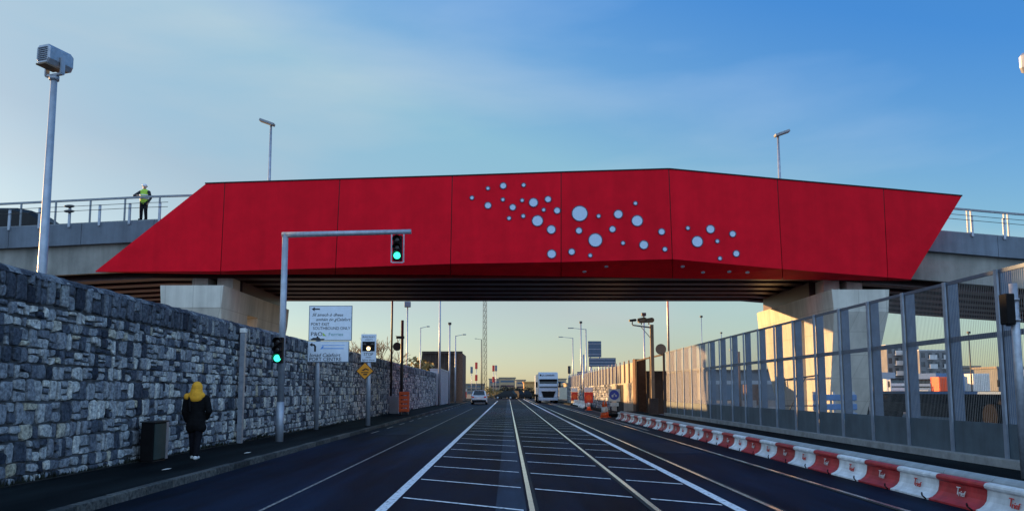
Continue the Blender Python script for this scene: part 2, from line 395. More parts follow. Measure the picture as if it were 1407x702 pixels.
formwork(M_conc); streaks(M_red, .10, 1.6, .12, .05); streaks(M_conc, .22, 2.2, .12); streaks(M_beamc, .35, 1.5, .15); streaks(M_para, .3, 2, .2, .12); streaks(M_lower, .3, 3, .5)
streaks(M_kwhite, .22, 5, 3, .12); streaks(M_kred, .3, 5, 3, .15); streaks(M_signw, .08, 4, .6); streaks(M_galvl, .2, 6, .5)
# ------------------------------------------------------------------ setting
def sheet(name, x0, x1, y0, y1, z, mat):
    b = MB(); b.poly([(x0, y0, z), (x1, y0, z), (x1, y1, z), (x0, y1, z)]); return struct(b.build(name, mat))
sheet('ground', -2500, 2500, -200, 4500, -.02, M_ground)
sheet('road', -5.33, 6.6, -12, 330, 0, M_asph)
sheet('track_bed', -1.62, 2.97, -12, 200, .004, M_track)
sheet('track_strip', -.16, .24, -12, 200, .008, M_asph2)
def strip(b, x, w, y0, y1, z): b.poly([(x - w / 2, y0, z), (x + w / 2, y0, z), (x + w / 2, y1, z), (x - w / 2, y1, z)])
b = MB()
strip(b, -1.62, .14, 1, 120, .010); strip(b, 2.97, .14, 1, 200, .010)
for k in range(-3, 26):
    y0 = 10.1 + 2.3 * k
    for xa, xb in ((-1.50, .20), (.42, 1.78), (2.02, 2.86)):
        ya, yb = y0 - .69 * xa, y0 - .69 * xb
        b.poly([(xa, ya - .045, .012), (xb, yb - .045, .012), (xb, yb + .045, .012), (xa, ya + .045, .012)])
struct(b.build('road_markings', M_white))
b = MB(); strip(b, -3.16, .05, 1, 70, .008)
y = 28
while y < 110: strip(b, -4.95, .08, y, y + 1.6, .008); y += 3.6
y = 30
while y < 120: strip(b, 5.45, .10, y, y + 40, .008); y += 40
struct(b.build('worn_markings', M_thin))
for nm, xs, lab in (('tram_track', (.31, 1.91), 'bright steel track down the middle of the hatched road'), ('railway_track', (3.45, 5.06), 'dull steel track in the right lane near red and white kerb')):
    t = thing(nm, lab, 'rail track', ((xs[0] + xs[1]) / 2, 8, 0))
    for x, sg in zip(xs, (1, -1)):
        MB().bx(x - .034, x + .034, -8, 260, .005, .017).build('rail', M_rail, t, True)
        MB().bx(x + sg * .062 - .026, x + sg * .062 + .026, -8, 260, .004, .0135).build('flangeway', M_groove, t, True)
# left footway and kerb
b = MB(); b.bx(-7.5, -5.48, -12, 79, -.3, .115); struct(b.build('pavement', M_pave))
b = MB(); y = -4
while y < 150:
    l = .91; b.box((-5.40, y + l / 2, -.09), (.15, l - .02, .42 + random.uniform(-.008, .012)), bev=.014); y += l
struct(b.build('kerb', M_kerb))
b = MB(); b.bx(-9, -5.48, 79.0, 150, -.3, .11); struct(b.build('far_pavement', M_pave))
# darker worn patches, covers and a gully on the left lane
M_worn = asphalt('worn_asphalt', (.010, .018, .033), .5)
b = MB(); b.bx(-1.5, -.17, 18.2, 24.5, .0044, .0062); b.bx(-4.6, -3.3, 27, 33, .0004, .003); b.bx(3.6, 4.9, 19, 23, .0004, .003); struct(b.build('repair_patch', M_worn))
rn = random.Random(4); b = MB()
for k in range(2600):
    y = rn.uniform(6, 60) if k % 2 else rn.uniform(9, 26); x = -7.46 + abs(rn.gauss(0, .035)); h = rn.uniform(.02, .11) * (1.4 if math.sin(y * 1.7) > .3 else .7); a = rn.uniform(0, 6.28); w_ = rn.uniform(.008, .03)
    dx, dy = math.cos(a) * w_, math.sin(a) * w_
    b.poly([(x - dx, y - dy, .116), (x + dx, y + dy, .116), (x + dx * .3 + rn.uniform(-.02, .04), y + rn.uniform(-.04, .04), .116 + h)])
o = b.build('weeds', pm('weeds', (.010, .014, .008), .9, var=.6, scale=4)); o['kind'] = 'stuff'
b = MB(); b.bx(-7.49, -7.36, 5, 78, .117, .128); struct(b.build('dirt_strip', pm('gutter_dirt', (.006, .0065, .006), .95, var=.7, scale=8)))
for k, (x, y, lb) in enumerate(((-6.2, 13.9, 'white scrap of paper on the footway before the pedestrian'), (-6.0, 17.6, 'white scrap of litter on the footway past the pedestrian'))):
    b = MB(); b.prism([(0, 0, 0), (.10, .02, .01), (.13, .09, .02), (.03, .08, .012)], (0, 0, .006)); o = tag(b.build('litter', M_conew), lb, 'litter'); o.location = (x, y, .118)
# right raised footway
b = MB(); b.bx(6.38, 7.56, -12, 45, -.3, .36); struct(b.build('raised_footway', M_pave))
b = MB(); b.bx(6.9, 9, 45.02, 160, -.3, .12); struct(b.build('side_footway', M_pave))

# ------------------------------------------------------------------ rubble wall
def rubble(b, y0, y1, z0, z1, x, rnd, dep=.05, face=1, wr=(.09, .32), hr=(.17, .35)):
    """stones standing proud of plane x (towards +X*face), laid in rough courses"""
    def stone(ya, yb, za, zb):
        g = .014
        ya += g; yb -= g; za += g; zb -= g
        if yb - ya < .03 or zb - za < .03: return
        j = lambda s: rnd.uniform(-s, s)
        k = min(.03, (yb - ya) * .2, (zb - za) * .2)
        c0 = [(ya + j(k), za + j(k)), (yb + j(k), za + j(k)), (yb + j(k), zb + j(k)), (ya + j(k), zb + j(k))]
        d = dep * rnd.uniform(.55, 1.25)
        # cut two random corners for an irregular outline
        pts = []
        for i, (py, pz) in enumerate(c0):
            if rnd.random() < .65:
                qy, qz = c0[i - 1]; ry, rz = c0[(i + 1) % 4]; f1 = rnd.uniform(.1, .3); f2 = rnd.uniform(.1, .3)
                pts += [(lerp(py, qy, f1), lerp(pz, qz, f1)), (lerp(py, ry, f2), lerp(pz, rz, f2))]
            else: pts.append((py, pz))
        cy = sum(p[0] for p in pts) / len(pts); cz = sum(p[1] for p in pts) / len(pts)
        A = [b.bm.verts.new((x - face * .02, p[0], p[1])) for p in pts]
        B = [b.bm.verts.new((x + face * d * .6, lerp(p[0], cy, .03), lerp(p[1], cz, .03))) for p in pts]
        ins = rnd.uniform(.07, .17)
        C = [b.bm.verts.new((x + face * (d + j(.008)), lerp(p[0], cy, ins), lerp(p[1], cz, ins))) for p in pts]
        n = len(pts)
        for P, Q in ((A, B), (B, C)):
            for i in range(n): b.bm.faces.new((P[i], P[(i + 1) % n], Q[(i + 1) % n], Q[i]))
        m_ = b.bm.verts.new((x + face * (d + rnd.uniform(-.006, .022)), cy + j(.03), cz + j(.02)))
        for i in range(n): b.bm.faces.new((C[i], C[(i + 1) % n], m_))
    z = z0
    while z < z1 - .05:
        h = rnd.uniform(*hr)
        if z + h > z1 - .12: h = z1 - z
        y = y0
        while y < y1:
            wd = rnd.uniform(*wr)
            if y > 40: wd *= 1.15
            q = rnd.random()
            if q < .45 or h < .2 or (wd < .2 and q < .7): stone(y, y + wd, z, z + h)
            elif q < .93:
                f = rnd.uniform(.35, .65); stone(y, y + wd, z, z + h * f)
                if wd > .3 and rnd.random() < .6:
                    m = y + wd * rnd.uniform(.4, .6); stone(y, m, z + h * f, z + h); stone(m, y + wd, z + h * f, z + h)
                else: stone(y, y + wd, z + h * f, z + h)
            else:
                f, g = rnd.uniform(.26, .36), rnd.uniform(.6, .7)
                stone(y, y + wd, z, z + h * f); stone(y, y + wd, z + h * f, z + h * g); stone(y, y + wd, z + h * g, z + h)
            y += wd
        z += h
WX = -7.50
rnd = random.Random(3)
wall = thing('stone_wall', 'long grey rubble stone wall beside the left footway', 'wall', (-7.75, 36, 0))
MB().bx(-8.0, WX, 4, 79.5, -.3, 3.0).build('wall_core', M_mortar, wall, True)
b = MB(); rubble(b, 4, 79.4, .02, 2.88, WX, rnd); b.build('rubble_facing', M_stone, wall, True)
b = MB(); rubble(b, 4, 79.4, 2.9, 3.34, WX + .03, rnd, .035, wr=(.10, .30), hr=(.44, .44))
b.build('coping_course', M_cope, wall, True)
b = MB()
# rounded capping of rough stones
y = 4.0
while y < 79.4:
    l = rnd.uniform(.16, .4); c = []
    jz = rnd.uniform(-.012, .014)
    for i in range(7):
        t = math.pi * i / 6; c.append((-7.735 + math.cos(t) * .30, 3.30 + math.sin(t) * (.14 + jz)))
    st = [[(p[0] + rnd.uniform(-.015, .015), yy, p[1] + rnd.uniform(-.012, .012)) for p in c] for yy in (y + .008, y + l - .008)]
    b.sweep(st); y += l
b.build('capping', M_cope, wall, True)
MB().bx(-8.0, WX + .02, 4, 79.4, 3.0, 3.3).build('coping_core', M_mortar, wall, True)

# ------------------------------------------------------------------ bridge
XS = [-110, -60, -24, -17, 0, 8, 20.6, 24.3, 60, 110]; ZS = [5.2, 7.5, 9.16, 9.51, 10.05, 10.0, 8.99, 8.66, 6.2, 4.0]
ztop = lambda x: interp(x, XS, ZS)
zsof = lambda x: min(6.9, ztop(x) - 2.6)
bridge = thing('red_bridge', 'angular red clad road bridge crossing over the road', 'bridge', (0, 40, 0))
TOP = [(282, 253), (309, 252), (467, 247), (621.5, 242.5), (771, 237.5), (919, 233), (1068, 247), (1214, 260), (1322, 270)]
BOT = [(130, 373), (303, 372.5), (461, 368), (619, 362.5), (771, 360), (924, 356), (1075, 369.5), (1220, 381), (1252, 384)]
LOW = [(132, 374), (303, 377), (461, 377), (619, 377.5), (771, 379.5), (924, 382.5), (1075, 384), (1220, 385.5), (1253, 385.5)]
FY = [34.3, 34.25, 34.1, 33.95, 33.8, 33.65, 33.8, 34.0, 34.1]
T3 = [at(u, v, y) for (u, v), y in zip(TOP, FY)]; B3 = [at(u, v, y - .05) for (u, v), y in zip(BOT, FY)]
INS = [.12, .5, .9, 1.3, 1.5, 1.6, 1.2, .6, .3]
L3 = [at(u, v, y + i) for (u, v), y, i in zip(LOW, FY, INS)]
panels = []
g = .018
for i in range(8):
    t0, t1, b0, b1, l0, l1 = T3[i], T3[i + 1], B3[i], B3[i + 1], L3[i], L3[i + 1]
    def cut(p, q, a): d = (q - p); return p + d * (a / d.length)
    ta, tb, ba, bb, la, lb = cut(t0, t1, g), cut(t1, t0, g), cut(b0, b1, g), cut(b1, b0, g), cut(l0, l1, g), cut(l1, l0, g)
    b = MB(); o = Vector((0, .10, 0)); up = Vector((0, .32, .02))
    V = [b.bm.verts.new(p) for p in (ta, tb, bb, ba, la, lb, ta + up, tb + up, ba + Vector((0, .12, .04)), bb + Vector((0, .12, .04)), la + Vector((0, .05, .1)), lb + Vector((0, .05, .1)))]
    for f in ((3, 2, 1, 0), (4, 5, 2, 3), (0, 1, 7, 6), (6, 7, 9, 8), (8, 9, 11, 10), (10, 11, 5, 4)): b.bm.faces.new([V[k] for k in f])
    b.bm.faces.new([V[k] for k in (0, 6, 8, 3)]); b.bm.faces.new([V[k] for k in (8, 10, 4, 3)])
    b.bm.faces.new([V[k] for k in (1, 2, 9, 7)]); b.bm.faces.new([V[k] for k in (9, 2, 5, 11)])
    panels.append((b.build('cladding_panel', M_red, bridge, True), ta, tb, ba, bb, la, lb))
b = MB()
for i in range(1, 8):
    b = MB(); p = [T3[i], B3[i], L3[i]]; o = Vector((0, .04, 0))
    b.box((p[0] + p[1]) / 2 + o * 1.6, (.07, .05, (p[0] - p[1]).length), ry=math.atan2((p[0] - p[1]).x, (p[0] - p[1]).z))
    b.build('seam_strip', M_seam, bridge, True)
b = MB()
for i in range(8):
    d = T3[i + 1] - T3[i]; c = (T3[i] + T3[i + 1]) / 2 + Vector((0, .15, .035))
    b.box(c, (d.length - .004, .36, .05), ry=-math.atan2(d.z, d.x), rz=math.atan2(d.y, d.x))
b.build('top_trim', M_seam, bridge, True)
# pale discs set into the cladding
DISC = [(648.5, 272, 2.4), (670.5, 282.5, 4.2), (670.5, 259, 2.2), (691.5, 255.5, 4), (719.5, 254.5, 2.4), (691, 274.5, 2.2), (704.5, 285, 4), (717.5, 275.5, 2.2), (733, 278.5, 5.8), (753, 274, 4), (699.5, 300, 2.4), (719, 297, 2.4), (747, 288.5, 2.2), (738.5, 303.5, 7.2), (757.5, 315.5, 5.6), (765.5, 289.5, 4), (758, 349, 5.6),
        (796.5, 293.5, 10.4), (822.5, 297, 2.3), (849.5, 294.5, 5.6), (875.5, 303.5, 7.2), (873, 279.5, 2.3), (795.5, 317, 4), (818, 330, 9), (841.5, 315, 4), (856, 334, 2.3), (884.5, 336.5, 5.6), (909, 318.5, 4), (913.5, 342.5, 2.8), (785.5, 346, 4), (811, 351, 2.3),
        (945, 313.5, 2.3), (976, 315, 5.4), (958, 332, 7.2), (985.5, 331.5, 2.3), (1006.5, 321.5, 4), (1011.5, 348.5, 4), (989, 355, 2.3)]
def on_panel(u, v):
    for i, (po, ta, tb, ba, bb, la, lb) in enumerate(panels):
        um = lerp(TOP[i][0], BOT[i][0], .5); un = lerp(TOP[i + 1][0], BOT[i + 1][0], .5)
        if um <= u < un:
            n = (tb - ta).cross(ba - ta).normalized(); org = ta
            x, y = (u - CX) / F, (CY - v) / F; d = Vector((x, CP - y * SP, SP + y * CP)); c0 = Vector((0, 0, CAMZ))
            t = (org - c0).dot(n) / d.dot(n); return po, c0 + d * t, (n if n.y < 0 else -n)
for u, v, r in DISC:
    po, p, n = on_panel(u, v); rad = r * 33.9 / F
    q = (-n).to_track_quat('Z', 'Y')
    d = MB(); ring = MB(); k = 20
    d.tube(p + n * .004, p + n * .022, rad, rad, k)
    d = d.build('disc', M_disc, po, True)
    # rim as a torus-like collar
    st = []
    for i in range(k + 1):
        a = 2 * math.pi * i / k; e = q @ Vector((math.cos(a), math.sin(a), 0))
        st.append([p + e * (rad * 1.0) + n * .002, p + e * (rad + .035) + n * .002, p + e * (rad + .035) + n * .035, p + e * rad + n * .035])
    for s0, s1 in zip(st, st[1:]): ring.sweep([s0, s1])
    ring.build('disc_rim', M_ring, d, False)
    rr = kids(d)[0]; rr.data.transform(Matrix.Translation(-(Vector(bridge.location))))
for u, v in ((803, 373), (833, 366), (938, 366), (966, 374), (1002, 373), (1027, 374)):
    i = 4 if u < 924 else 5
    po, ta, tb, ba, bb, la, lb = panels[i]
    n = (bb - ba).cross(la - ba).normalized(); x, y = (u - CX) / F, (CY - v) / F; d = Vector((x, CP - y * SP, SP + y * CP)); c0 = Vector((0, 0, CAMZ))
    p = c0 + d * ((ba - c0).dot(n) / d.dot(n)); n = n if n.z < 0 else -n
    MB().tube(p + n * .003, p + n * .02, .09, .09, 14).build('disc', M_disc, po, True)
# far side cladding
b = MB()
for i in range(8):
    f = lambda p, z=0: Vector((p.x, 46.3, p.z + z))
    b.sweep([[f(T3[i]), f(T3[i]) + Vector((0, .2, 0)), f(B3[i], .25) + Vector((0, .2, 0)), f(B3[i], .25)], [f(T3[i + 1]), f(T3[i + 1]) + Vector((0, .2, 0)), f(B3[i + 1], .25) + Vector((0, .2, 0)), f(B3[i + 1], .25)]])
b.build('rear_cladding', M_red, bridge, True)
STX = [-110, -90, -70, -60, -50, -40, -30, -24, -17, -10, -5, 0, 4, 8, 14, 20.6, 24.3, 30, 40, 50, 60, 80, 110]
def sec(y0, y1, za, zb, st=STX): return [[(x, y0, za(x)), (x, y1, za(x)), (x, y1, zb(x)), (x, y0, zb(x))] for x in st]
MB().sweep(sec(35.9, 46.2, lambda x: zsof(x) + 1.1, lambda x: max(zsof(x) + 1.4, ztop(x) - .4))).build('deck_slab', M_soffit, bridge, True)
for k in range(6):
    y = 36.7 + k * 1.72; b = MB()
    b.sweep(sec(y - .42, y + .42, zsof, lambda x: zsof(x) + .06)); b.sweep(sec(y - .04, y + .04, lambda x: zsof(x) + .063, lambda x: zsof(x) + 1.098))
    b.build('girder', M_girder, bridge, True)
for lo, hi in ((-110, -9.5), (14.5, 110)):
    st = [x for x in STX if lo < x < hi]; st = [lo] + st + [hi] if lo > -100 else st + [hi]
    st = sorted(set([x for x in st if lo <= x <= hi]))
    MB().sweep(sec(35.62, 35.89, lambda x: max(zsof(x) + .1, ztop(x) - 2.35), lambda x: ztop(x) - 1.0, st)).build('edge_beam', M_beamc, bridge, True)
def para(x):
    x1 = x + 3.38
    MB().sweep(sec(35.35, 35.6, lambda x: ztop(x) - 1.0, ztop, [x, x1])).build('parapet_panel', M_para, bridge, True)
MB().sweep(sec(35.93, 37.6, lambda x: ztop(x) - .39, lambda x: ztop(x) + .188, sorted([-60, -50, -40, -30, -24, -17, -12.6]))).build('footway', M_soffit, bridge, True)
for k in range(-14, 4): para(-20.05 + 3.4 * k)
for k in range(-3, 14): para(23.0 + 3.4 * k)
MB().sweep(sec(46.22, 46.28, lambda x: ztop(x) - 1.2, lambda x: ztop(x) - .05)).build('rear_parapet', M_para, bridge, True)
def pier(x0, x1, z1, inner):
    s = 1 if inner > 0 else -1
    b = MB()
    # side profile in Y-Z with a triangular opening, tapered towards the foot
    def yy(z, e): return e
    outer = [(34.2, z1), (44.6, z1), (44.6, z1 - .15), (42.4, 0), (36.2, 0), (34.2, z1 - .9)]
    def xx(z): f = (z1 - z) / z1; return (x0 + .45 * f, x1 - .45 * f)
    # three solids: front leg, rear leg, head
    fl = [(34.2, z1 - 1.0), (37.7, z1 - 1.0), (38.7, 0), (36.2, 0)]
    rl = [(39.3, z1 - 1.0), (44.6, z1 - 1.0), (42.6, 0), (39.6, 0)]
    hd = [(34.2, z1 - .998), (44.6, z1 - .998), (44.6, z1), (34.2, z1)]
    for pr in (fl, rl, hd):
        A = [(xx(z)[0], y, z) for y, z in pr]; B = [(xx(z)[1], y, z) for y, z in pr]
        b.sweep([A, B])
    p = b.build('pier', M_conc, bridge, True)
    for xa in (lerp(x0, x1, .2), lerp(x0, x1, .62)):
        for ya in (36.28,):
            MB().bx(xa, xa + .75, ya, ya + 1.0, z1 + .003, zsof(xa) - .003).build('bearing_block', M_conc if ya < 37 else M_soffit, p, True)
    MB().bx(x0 + .25, x1 - .25, 37.4, 44.2, z1 + .004, zsof(x0) - .004).build('crosshead', M_girder, p, True)
pier(-15.7, -12.85, 6.27, 1)
pier(14.6, 17.2, 6.08, -1)

def railing(name, label, xa, xb, step, off, postmat, short):
    t = thing(name, label, 'railing', ((xa + xb) / 2, 35.8, ztop((xa + xb) / 2)))
    st = sorted([x for x in STX if xa < x < xb] + [xa, xb])
    h = 1.3
    b = MB(); b.sweep(sec(35.76, 35.85, lambda x: ztop(x) + h - .09, lambda x: ztop(x) + h, st)); b.build('top_rail', M_railing, t, True)
    x = off
    n = 0
    while x < xb:
        if x > xa:
            for dx in ((0,) if postmat is not M_cream else (-.09, .09)):
                MB().bx(x + dx - .035, x + dx + .035, 35.775, 35.835, ztop(x) - .1, ztop(x) + h - .095).build('post', postmat, t, True)
        x += step
    MB().sweep(sec(35.62, 35.9, lambda x: ztop(x) + .002, lambda x: ztop(x) + .10, st)).build('base_rail', M_railing, t, True)
    return t
railing('bridge_railing', 'grey steel railing on the bridge approach left of red cladding', -60, -12.5, 1.65, -16.65 - 1.65 * 26, M_railing, True)
railing('bridge_railing', 'railing with pale double posts on bridge approach right of red cladding', 18.5, 60, 1.75, 22.0 - 1.75 * 2, M_cream, False)
def cable_barrier(label, xa, xb, step, off, discs):
    t = thing('cable_barrier', label, 'barrier', ((xa + xb) / 2, 35.3, ztop((xa + xb) / 2)))
    st = sorted([x for x in STX if xa < x < xb] + [xa, xb]); x = off; pts = []
    while x < xb:
        if x > xa: MB().bx(x - .05, x + .05, 35.27, 35.345, ztop(x) - .15, ztop(x) + .85).build('post', M_galvl, t, True)
        x += step
    for hh in (.60, .82):
        b = MB()
        for a, c in zip(st, st[1:]): b.tube((a, 35.25, ztop(a) + hh), (c, 35.25, ztop(c) + hh), .014, n=5)
        b.build('cable', M_dark, t, True)
    for x in discs:
        for hh in (.58, .82):
            MB().ball((x, 35.2, ztop(x) + hh), 1, (.26, .05, .075)).build('tensioner', M_dark, t, True)
cable_barrier('wire cable barrier with short posts on the left parapet', -60, -16, 1.41, -16.4 - 1.41 * 30, (-20.6,))
cable_barrier('wire cable barrier with short posts on the right parapet', 20, 60, 1.5, 23.3 - 1.5, (24.5,))

t = thing('covered_trailer', 'dark covered trailer on the bridge road behind left railing', 'trailer', (-27.5, 42, ztop(-27.5) - .4))
b = MB(); b.sweep([[(x, y, z) for y, z in ((-1.2, .9), (1.2, .9), (1.2, h - .2), (.9, h), (-.9, h), (-1.2, h - .2))] for x, h in ((-6, 2.9), (.6, 2.9), (1.4, 2.75), (2.2, 2.2))]); b.build('cover', M_cardark, t)
MB().box((-1.8, 0, .78), (8, 1.0, .2)).build('chassis', M_chassis, t)
for x in (-4.2, -3.0, .6):
    for y in (-1.0, 1.0): MB().tube((x, y - .15, .45), (x, y + .15, .45), .45, .45, 16).build('wheel', M_tyre, t)
# lamps standing on the bridge
def bridge_lamp(u, vt, Y, label, s):
    p = at(u, vt, Y); base = ztop(p.x) - .4
    t = thing('street_lamp', label, 'street lamp', (p.x, Y, base), group=None)
    h = p.z - base
    MB().tube((0, 0, 0), (0, 0, h), .11, .06, 10).build('pole', M_galv, t)
    MB().box((s * .22, 0, h + .1), (.85, .34, .14), ry=-s * .35, bev=.03).build('lamp_head', M_railing, t)
bridge_lamp(372.5, 171, 41, 'tall slim lamp on the bridge above the left red panels', -1)
bridge_lamp(1069, 186, 41, 'tall slim lamp on the bridge above the right red panels', 1)

# ------------------------------------------------------------------ mesh fence on the right
FXX = 7.70
fence = thing('mesh_fence', 'tall steel mesh fence on a plinth along the right footway', 'fence', (FXX, 23, .36))
PY = [11.9 + 1.44 * k for k in range(-3, 18)]
y0, y1 = PY[0], PY[-1] + 1.0
MB().bx(7.565, 7.95, y0 - .1, y1, -.2, .49, bev=.015).build('plinth', M_plinth, fence, True)
for y in PY:
    b = MB(); b.bx(FXX - .045, FXX - .012, y - .038, y + .038, .492, 3.42)
    b.build('post_flange', M_flange, fence, True)
    b = MB(); b.bx(FXX + .025, FXX + .2, y - .03, y + .03, .492, 3.42); b.build('post', M_fencepost, fence, True)
ends = PY + [y1]
proto = None
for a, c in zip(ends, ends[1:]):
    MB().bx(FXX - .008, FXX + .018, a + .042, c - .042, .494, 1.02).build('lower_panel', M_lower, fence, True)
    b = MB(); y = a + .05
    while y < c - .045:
        hw = .0055 if a > 29 else .003                  # far bays' wires thickened and packed closer so they read as sunlit
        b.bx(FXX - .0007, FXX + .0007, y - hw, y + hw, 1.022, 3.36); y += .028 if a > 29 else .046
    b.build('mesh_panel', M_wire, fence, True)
    MB().bx(FXX - .011, FXX + .024, a + .042, c - .042, 3.362, 3.42).build('top_rail', M_fencepost, fence, True)
    MB().bx(FXX + .03, FXX + .075, a + .032, c - .032, 2.37, 2.455).build('mid_rail', M_fencepost, fence, True)

# red and white kerb blocks
PROF = [(5.93, 0.0), (5.93, .025), (5.985, .045), (6.04, .085), (6.075, .135), (6.09, .2), (6.095, .27), (6.075, .285), (6.055, .30), (6.05, .325), (6.06, .35), (6.085, .365), (6.13, .368)]
LB = 1.09
def kerb_block(col, ink, label, grp):
    t = thing('kerb_block', label, 'kerb block', (6.1, 0, 0), group=grp)
    pr = [(x - 6.1, z) for x, z in PROF] + [(.05, 0)]
    b = MB(); b.sweep([[(x, .006, z) for x, z in pr], [(x, LB - .006, z) for x, z in pr]]); b.build('painted_face', col, t)
    arc = [(.055, .33)] + [(.165 - math.cos(a) * .11, .35 + math.sin(a) * .085) for a in [math.pi * i / 8 for i in range(9)]] + [(.275, .0), (.055, 0)]
    b = MB(); b.sweep([[(x, .008, z) for x, z in arc], [(x, LB - .008, z) for x, z in arc]]); b.build('grey_top', M_kgrey, t)
    m = Matrix.Rotation(R(-90), 4, 'Z') @ Matrix.Rotation(R(78), 4, 'X')
    b = MB(); b.text('T', .15, (-.045, LB / 2 + .09, .14), M=m, ext=.004); b.text('rief', .11, (-.048, LB / 2 + .025, .125), M=m, ext=.004)
    b.build('logo', ink, t)
    b = MB(); b.path([(-.20, .02, .018), (-.15, .2, .035), (-.10, .30, .06)], .011, 6); b.build('strap', M_black, t)
    return t
kr = kerb_block(M_kred, M_conew, 'red painted kerb block edging the right footway', 'red kerb blocks')
kw = kerb_block(M_kwhite, M_redl, 'white painted kerb block edging the right footway', 'white kerb blocks')
n0 = 11.01                                             # a red block runs from 9.9 to 11.0
ur = uw = False
for k in range(-5, 30):
    y = 9.9 + LB * k
    red = (k % 2 == 0)
    src = kr if red else kw
    used = ur if red else uw
    if not used:
        src.location = (6.1, y, 0)
        if red: ur = True
        else: uw = True
    else: dup(src, (6.1, y, 0))

# ------------------------------------------------------------------ left footway furniture
def camera_unit(t, h, yaw):
    m = Matrix.Translation((0, 0, h)) @ Matrix.Rotation(yaw, 4, 'Z')
    def tr(b): bmesh.ops.transform(b.bm, matrix=m, verts=b.bm.verts); return b
    b = MB(); b.tube((0, 0, -h), (0, 0, -.02), .10, .055, 14); bmesh.ops.transform(b.bm, matrix=Matrix.Translation((0, 0, h)), verts=b.bm.verts); b.build('pole', M_galvl, t)
    b = MB(); b.tube((0, 0, -.05), (0, 0, .03), .085, .085, 14)
    b.box((0, 0, .05), (.06, .40, .035)); b.box((0, -.185, .20), (.085, .03, .30)); b.box((0, .185, .20), (.085, .03, .30)); tr(b).build('bracket', M_galvl, t)
    oc = []
    def ring(x, k): return [(x * .74, yy * k * .82, .35 + zz * k * .9) for yy, zz in ((-.19, -.10), (-.13, -.2), (.13, -.2), (.19, -.10), (.19, .14), (.13, .2), (-.13, .2), (-.19, .14))]
    b = MB(); b.sweep([ring(-.36, .9), ring(-.33, 1), ring(.30, 1.0), ring(.36, .88)]); tr(b).build('housing', M_galv, t)
    b = MB()
    for k in range(7): b.box((-.275, 0, .235 + k * .038), (.016, .22, .012))
    tr(b).build('front_grille', M_fencepost, t)
    b = MB(); b.box((-.12, 0, .155), (.36, .22, .03)); tr(b).build('lower_window', M_brownpole, t)
t = thing('camera_pole', 'boxy grey camera unit on tall pole behind the stone wall', 'camera pole', (-8.38, 13.6, 0)); camera_unit(t, 7.27, R(72))
t = thing('camera_pole', 'camera unit on pole cut off at the right edge of the photo', 'camera pole', (9.20, 12.7, 0)); camera_unit(t, 6.87, R(115))

def signal_head(t, loc, emat, back=False, h=.86, wd=.30, boardmat=None):
    x, y, z = loc; s = 1 if not back else -1
    hd = MB().box((x, y, z), (wd, .2, h), bev=.02).build('signal_head', M_black, t)
    if boardmat:
        b = MB(); ww = wd + .10; hh = h + .10
        for c, sz in (((x - ww / 2, y - .0, z), (.035, .03, hh)), ((x + ww / 2, y, z), (.035, .03, hh)), ((x, y, z - hh / 2), (ww - .036, .03, .035))): b.box(c, sz)
        b.build('backing_border', boardmat, hd)
    for k, m in ((1, M_lensoff), (0, M_lensoff), (-1, emat)):
        zz = z + k * h * .315
        MB().lathe([(.10, 0), (.09, .018), (.05, .03), (.01, .033)], (x, y - s * .102, zz), 16, 'Y' ).build('lens', m, hd)
        b = MB()
        st = []
        for i in range(9):
            a = math.pi * (-.05 + 1.1 * i / 8); c, q = math.cos(a), math.sin(a)
            st.append([(x + c * .112, y - s * .10, zz + q * .112), (x + c * .112, y - s * .25, zz + q * .112), (x + c * .122, y - s * .25, zz + q * .122), (x + c * .122, y - s * .10, zz + q * .122)])
        b.sweep(st); b.build('visor', M_black, hd)
MX, MY = -6.42, 21.7
mast = thing('traffic_light', 'tall mast with long arm carrying two green traffic lights', 'traffic light', (MX, MY, .115))
b = MB(); b.tube((0, 0, 0), (0, 0, 1.1), .11, .11, 14); b.tube((0, 0, 1.1), (0, 0, 5.92), .095, .085, 14); b.build('pole', M_galvl, mast)
b = MB(); b.tube((-.09, 0, 5.88), (3.62, .05, 5.99), .085, .07, 12); b.build('arm', M_galvl, mast)
signal_head(mast, (3.26, -.12, 5.47), M_green, wd=.25, h=.72, boardmat=M_galvl)
signal_head(mast, (-.03, -.22, 2.55), M_green, wd=.25, h=.72)

# the cabinet and post against the wall
t = thing('street_cabinet', 'dark green metal cabinet standing against the stone wall', 'cabinet', (-7.18, 15.7, .115))
MB().box((0, 0, .40), (.25, .66, .76), bev=.012).build('body', M_black, t); MB().box((.132, -.04, .40), (.012, .5, .70)).build('door', M_bin, t)
MB().box((0, 0, .795), (.29, .70, .025)).build('lid', M_dark, t); MB().box((0, 0, .012), (.22, .58, .02)).build('base', M_dark, t)
MB().box((.135, .27, .40), (.016, .10, .74)).build('edge_trim', M_galv, t)
t = thing('wall_post', 'slim grey post with white cap against the stone wall', 'post', (-7.32, 21.1, .115))
MB().box((0, 0, 1.5), (.13, .13, 3.0)).build('post', M_galv, t); MB().box((0, 0, 3.07), (.17, .17, .13), bev=.02).build('cap', M_conew, t)

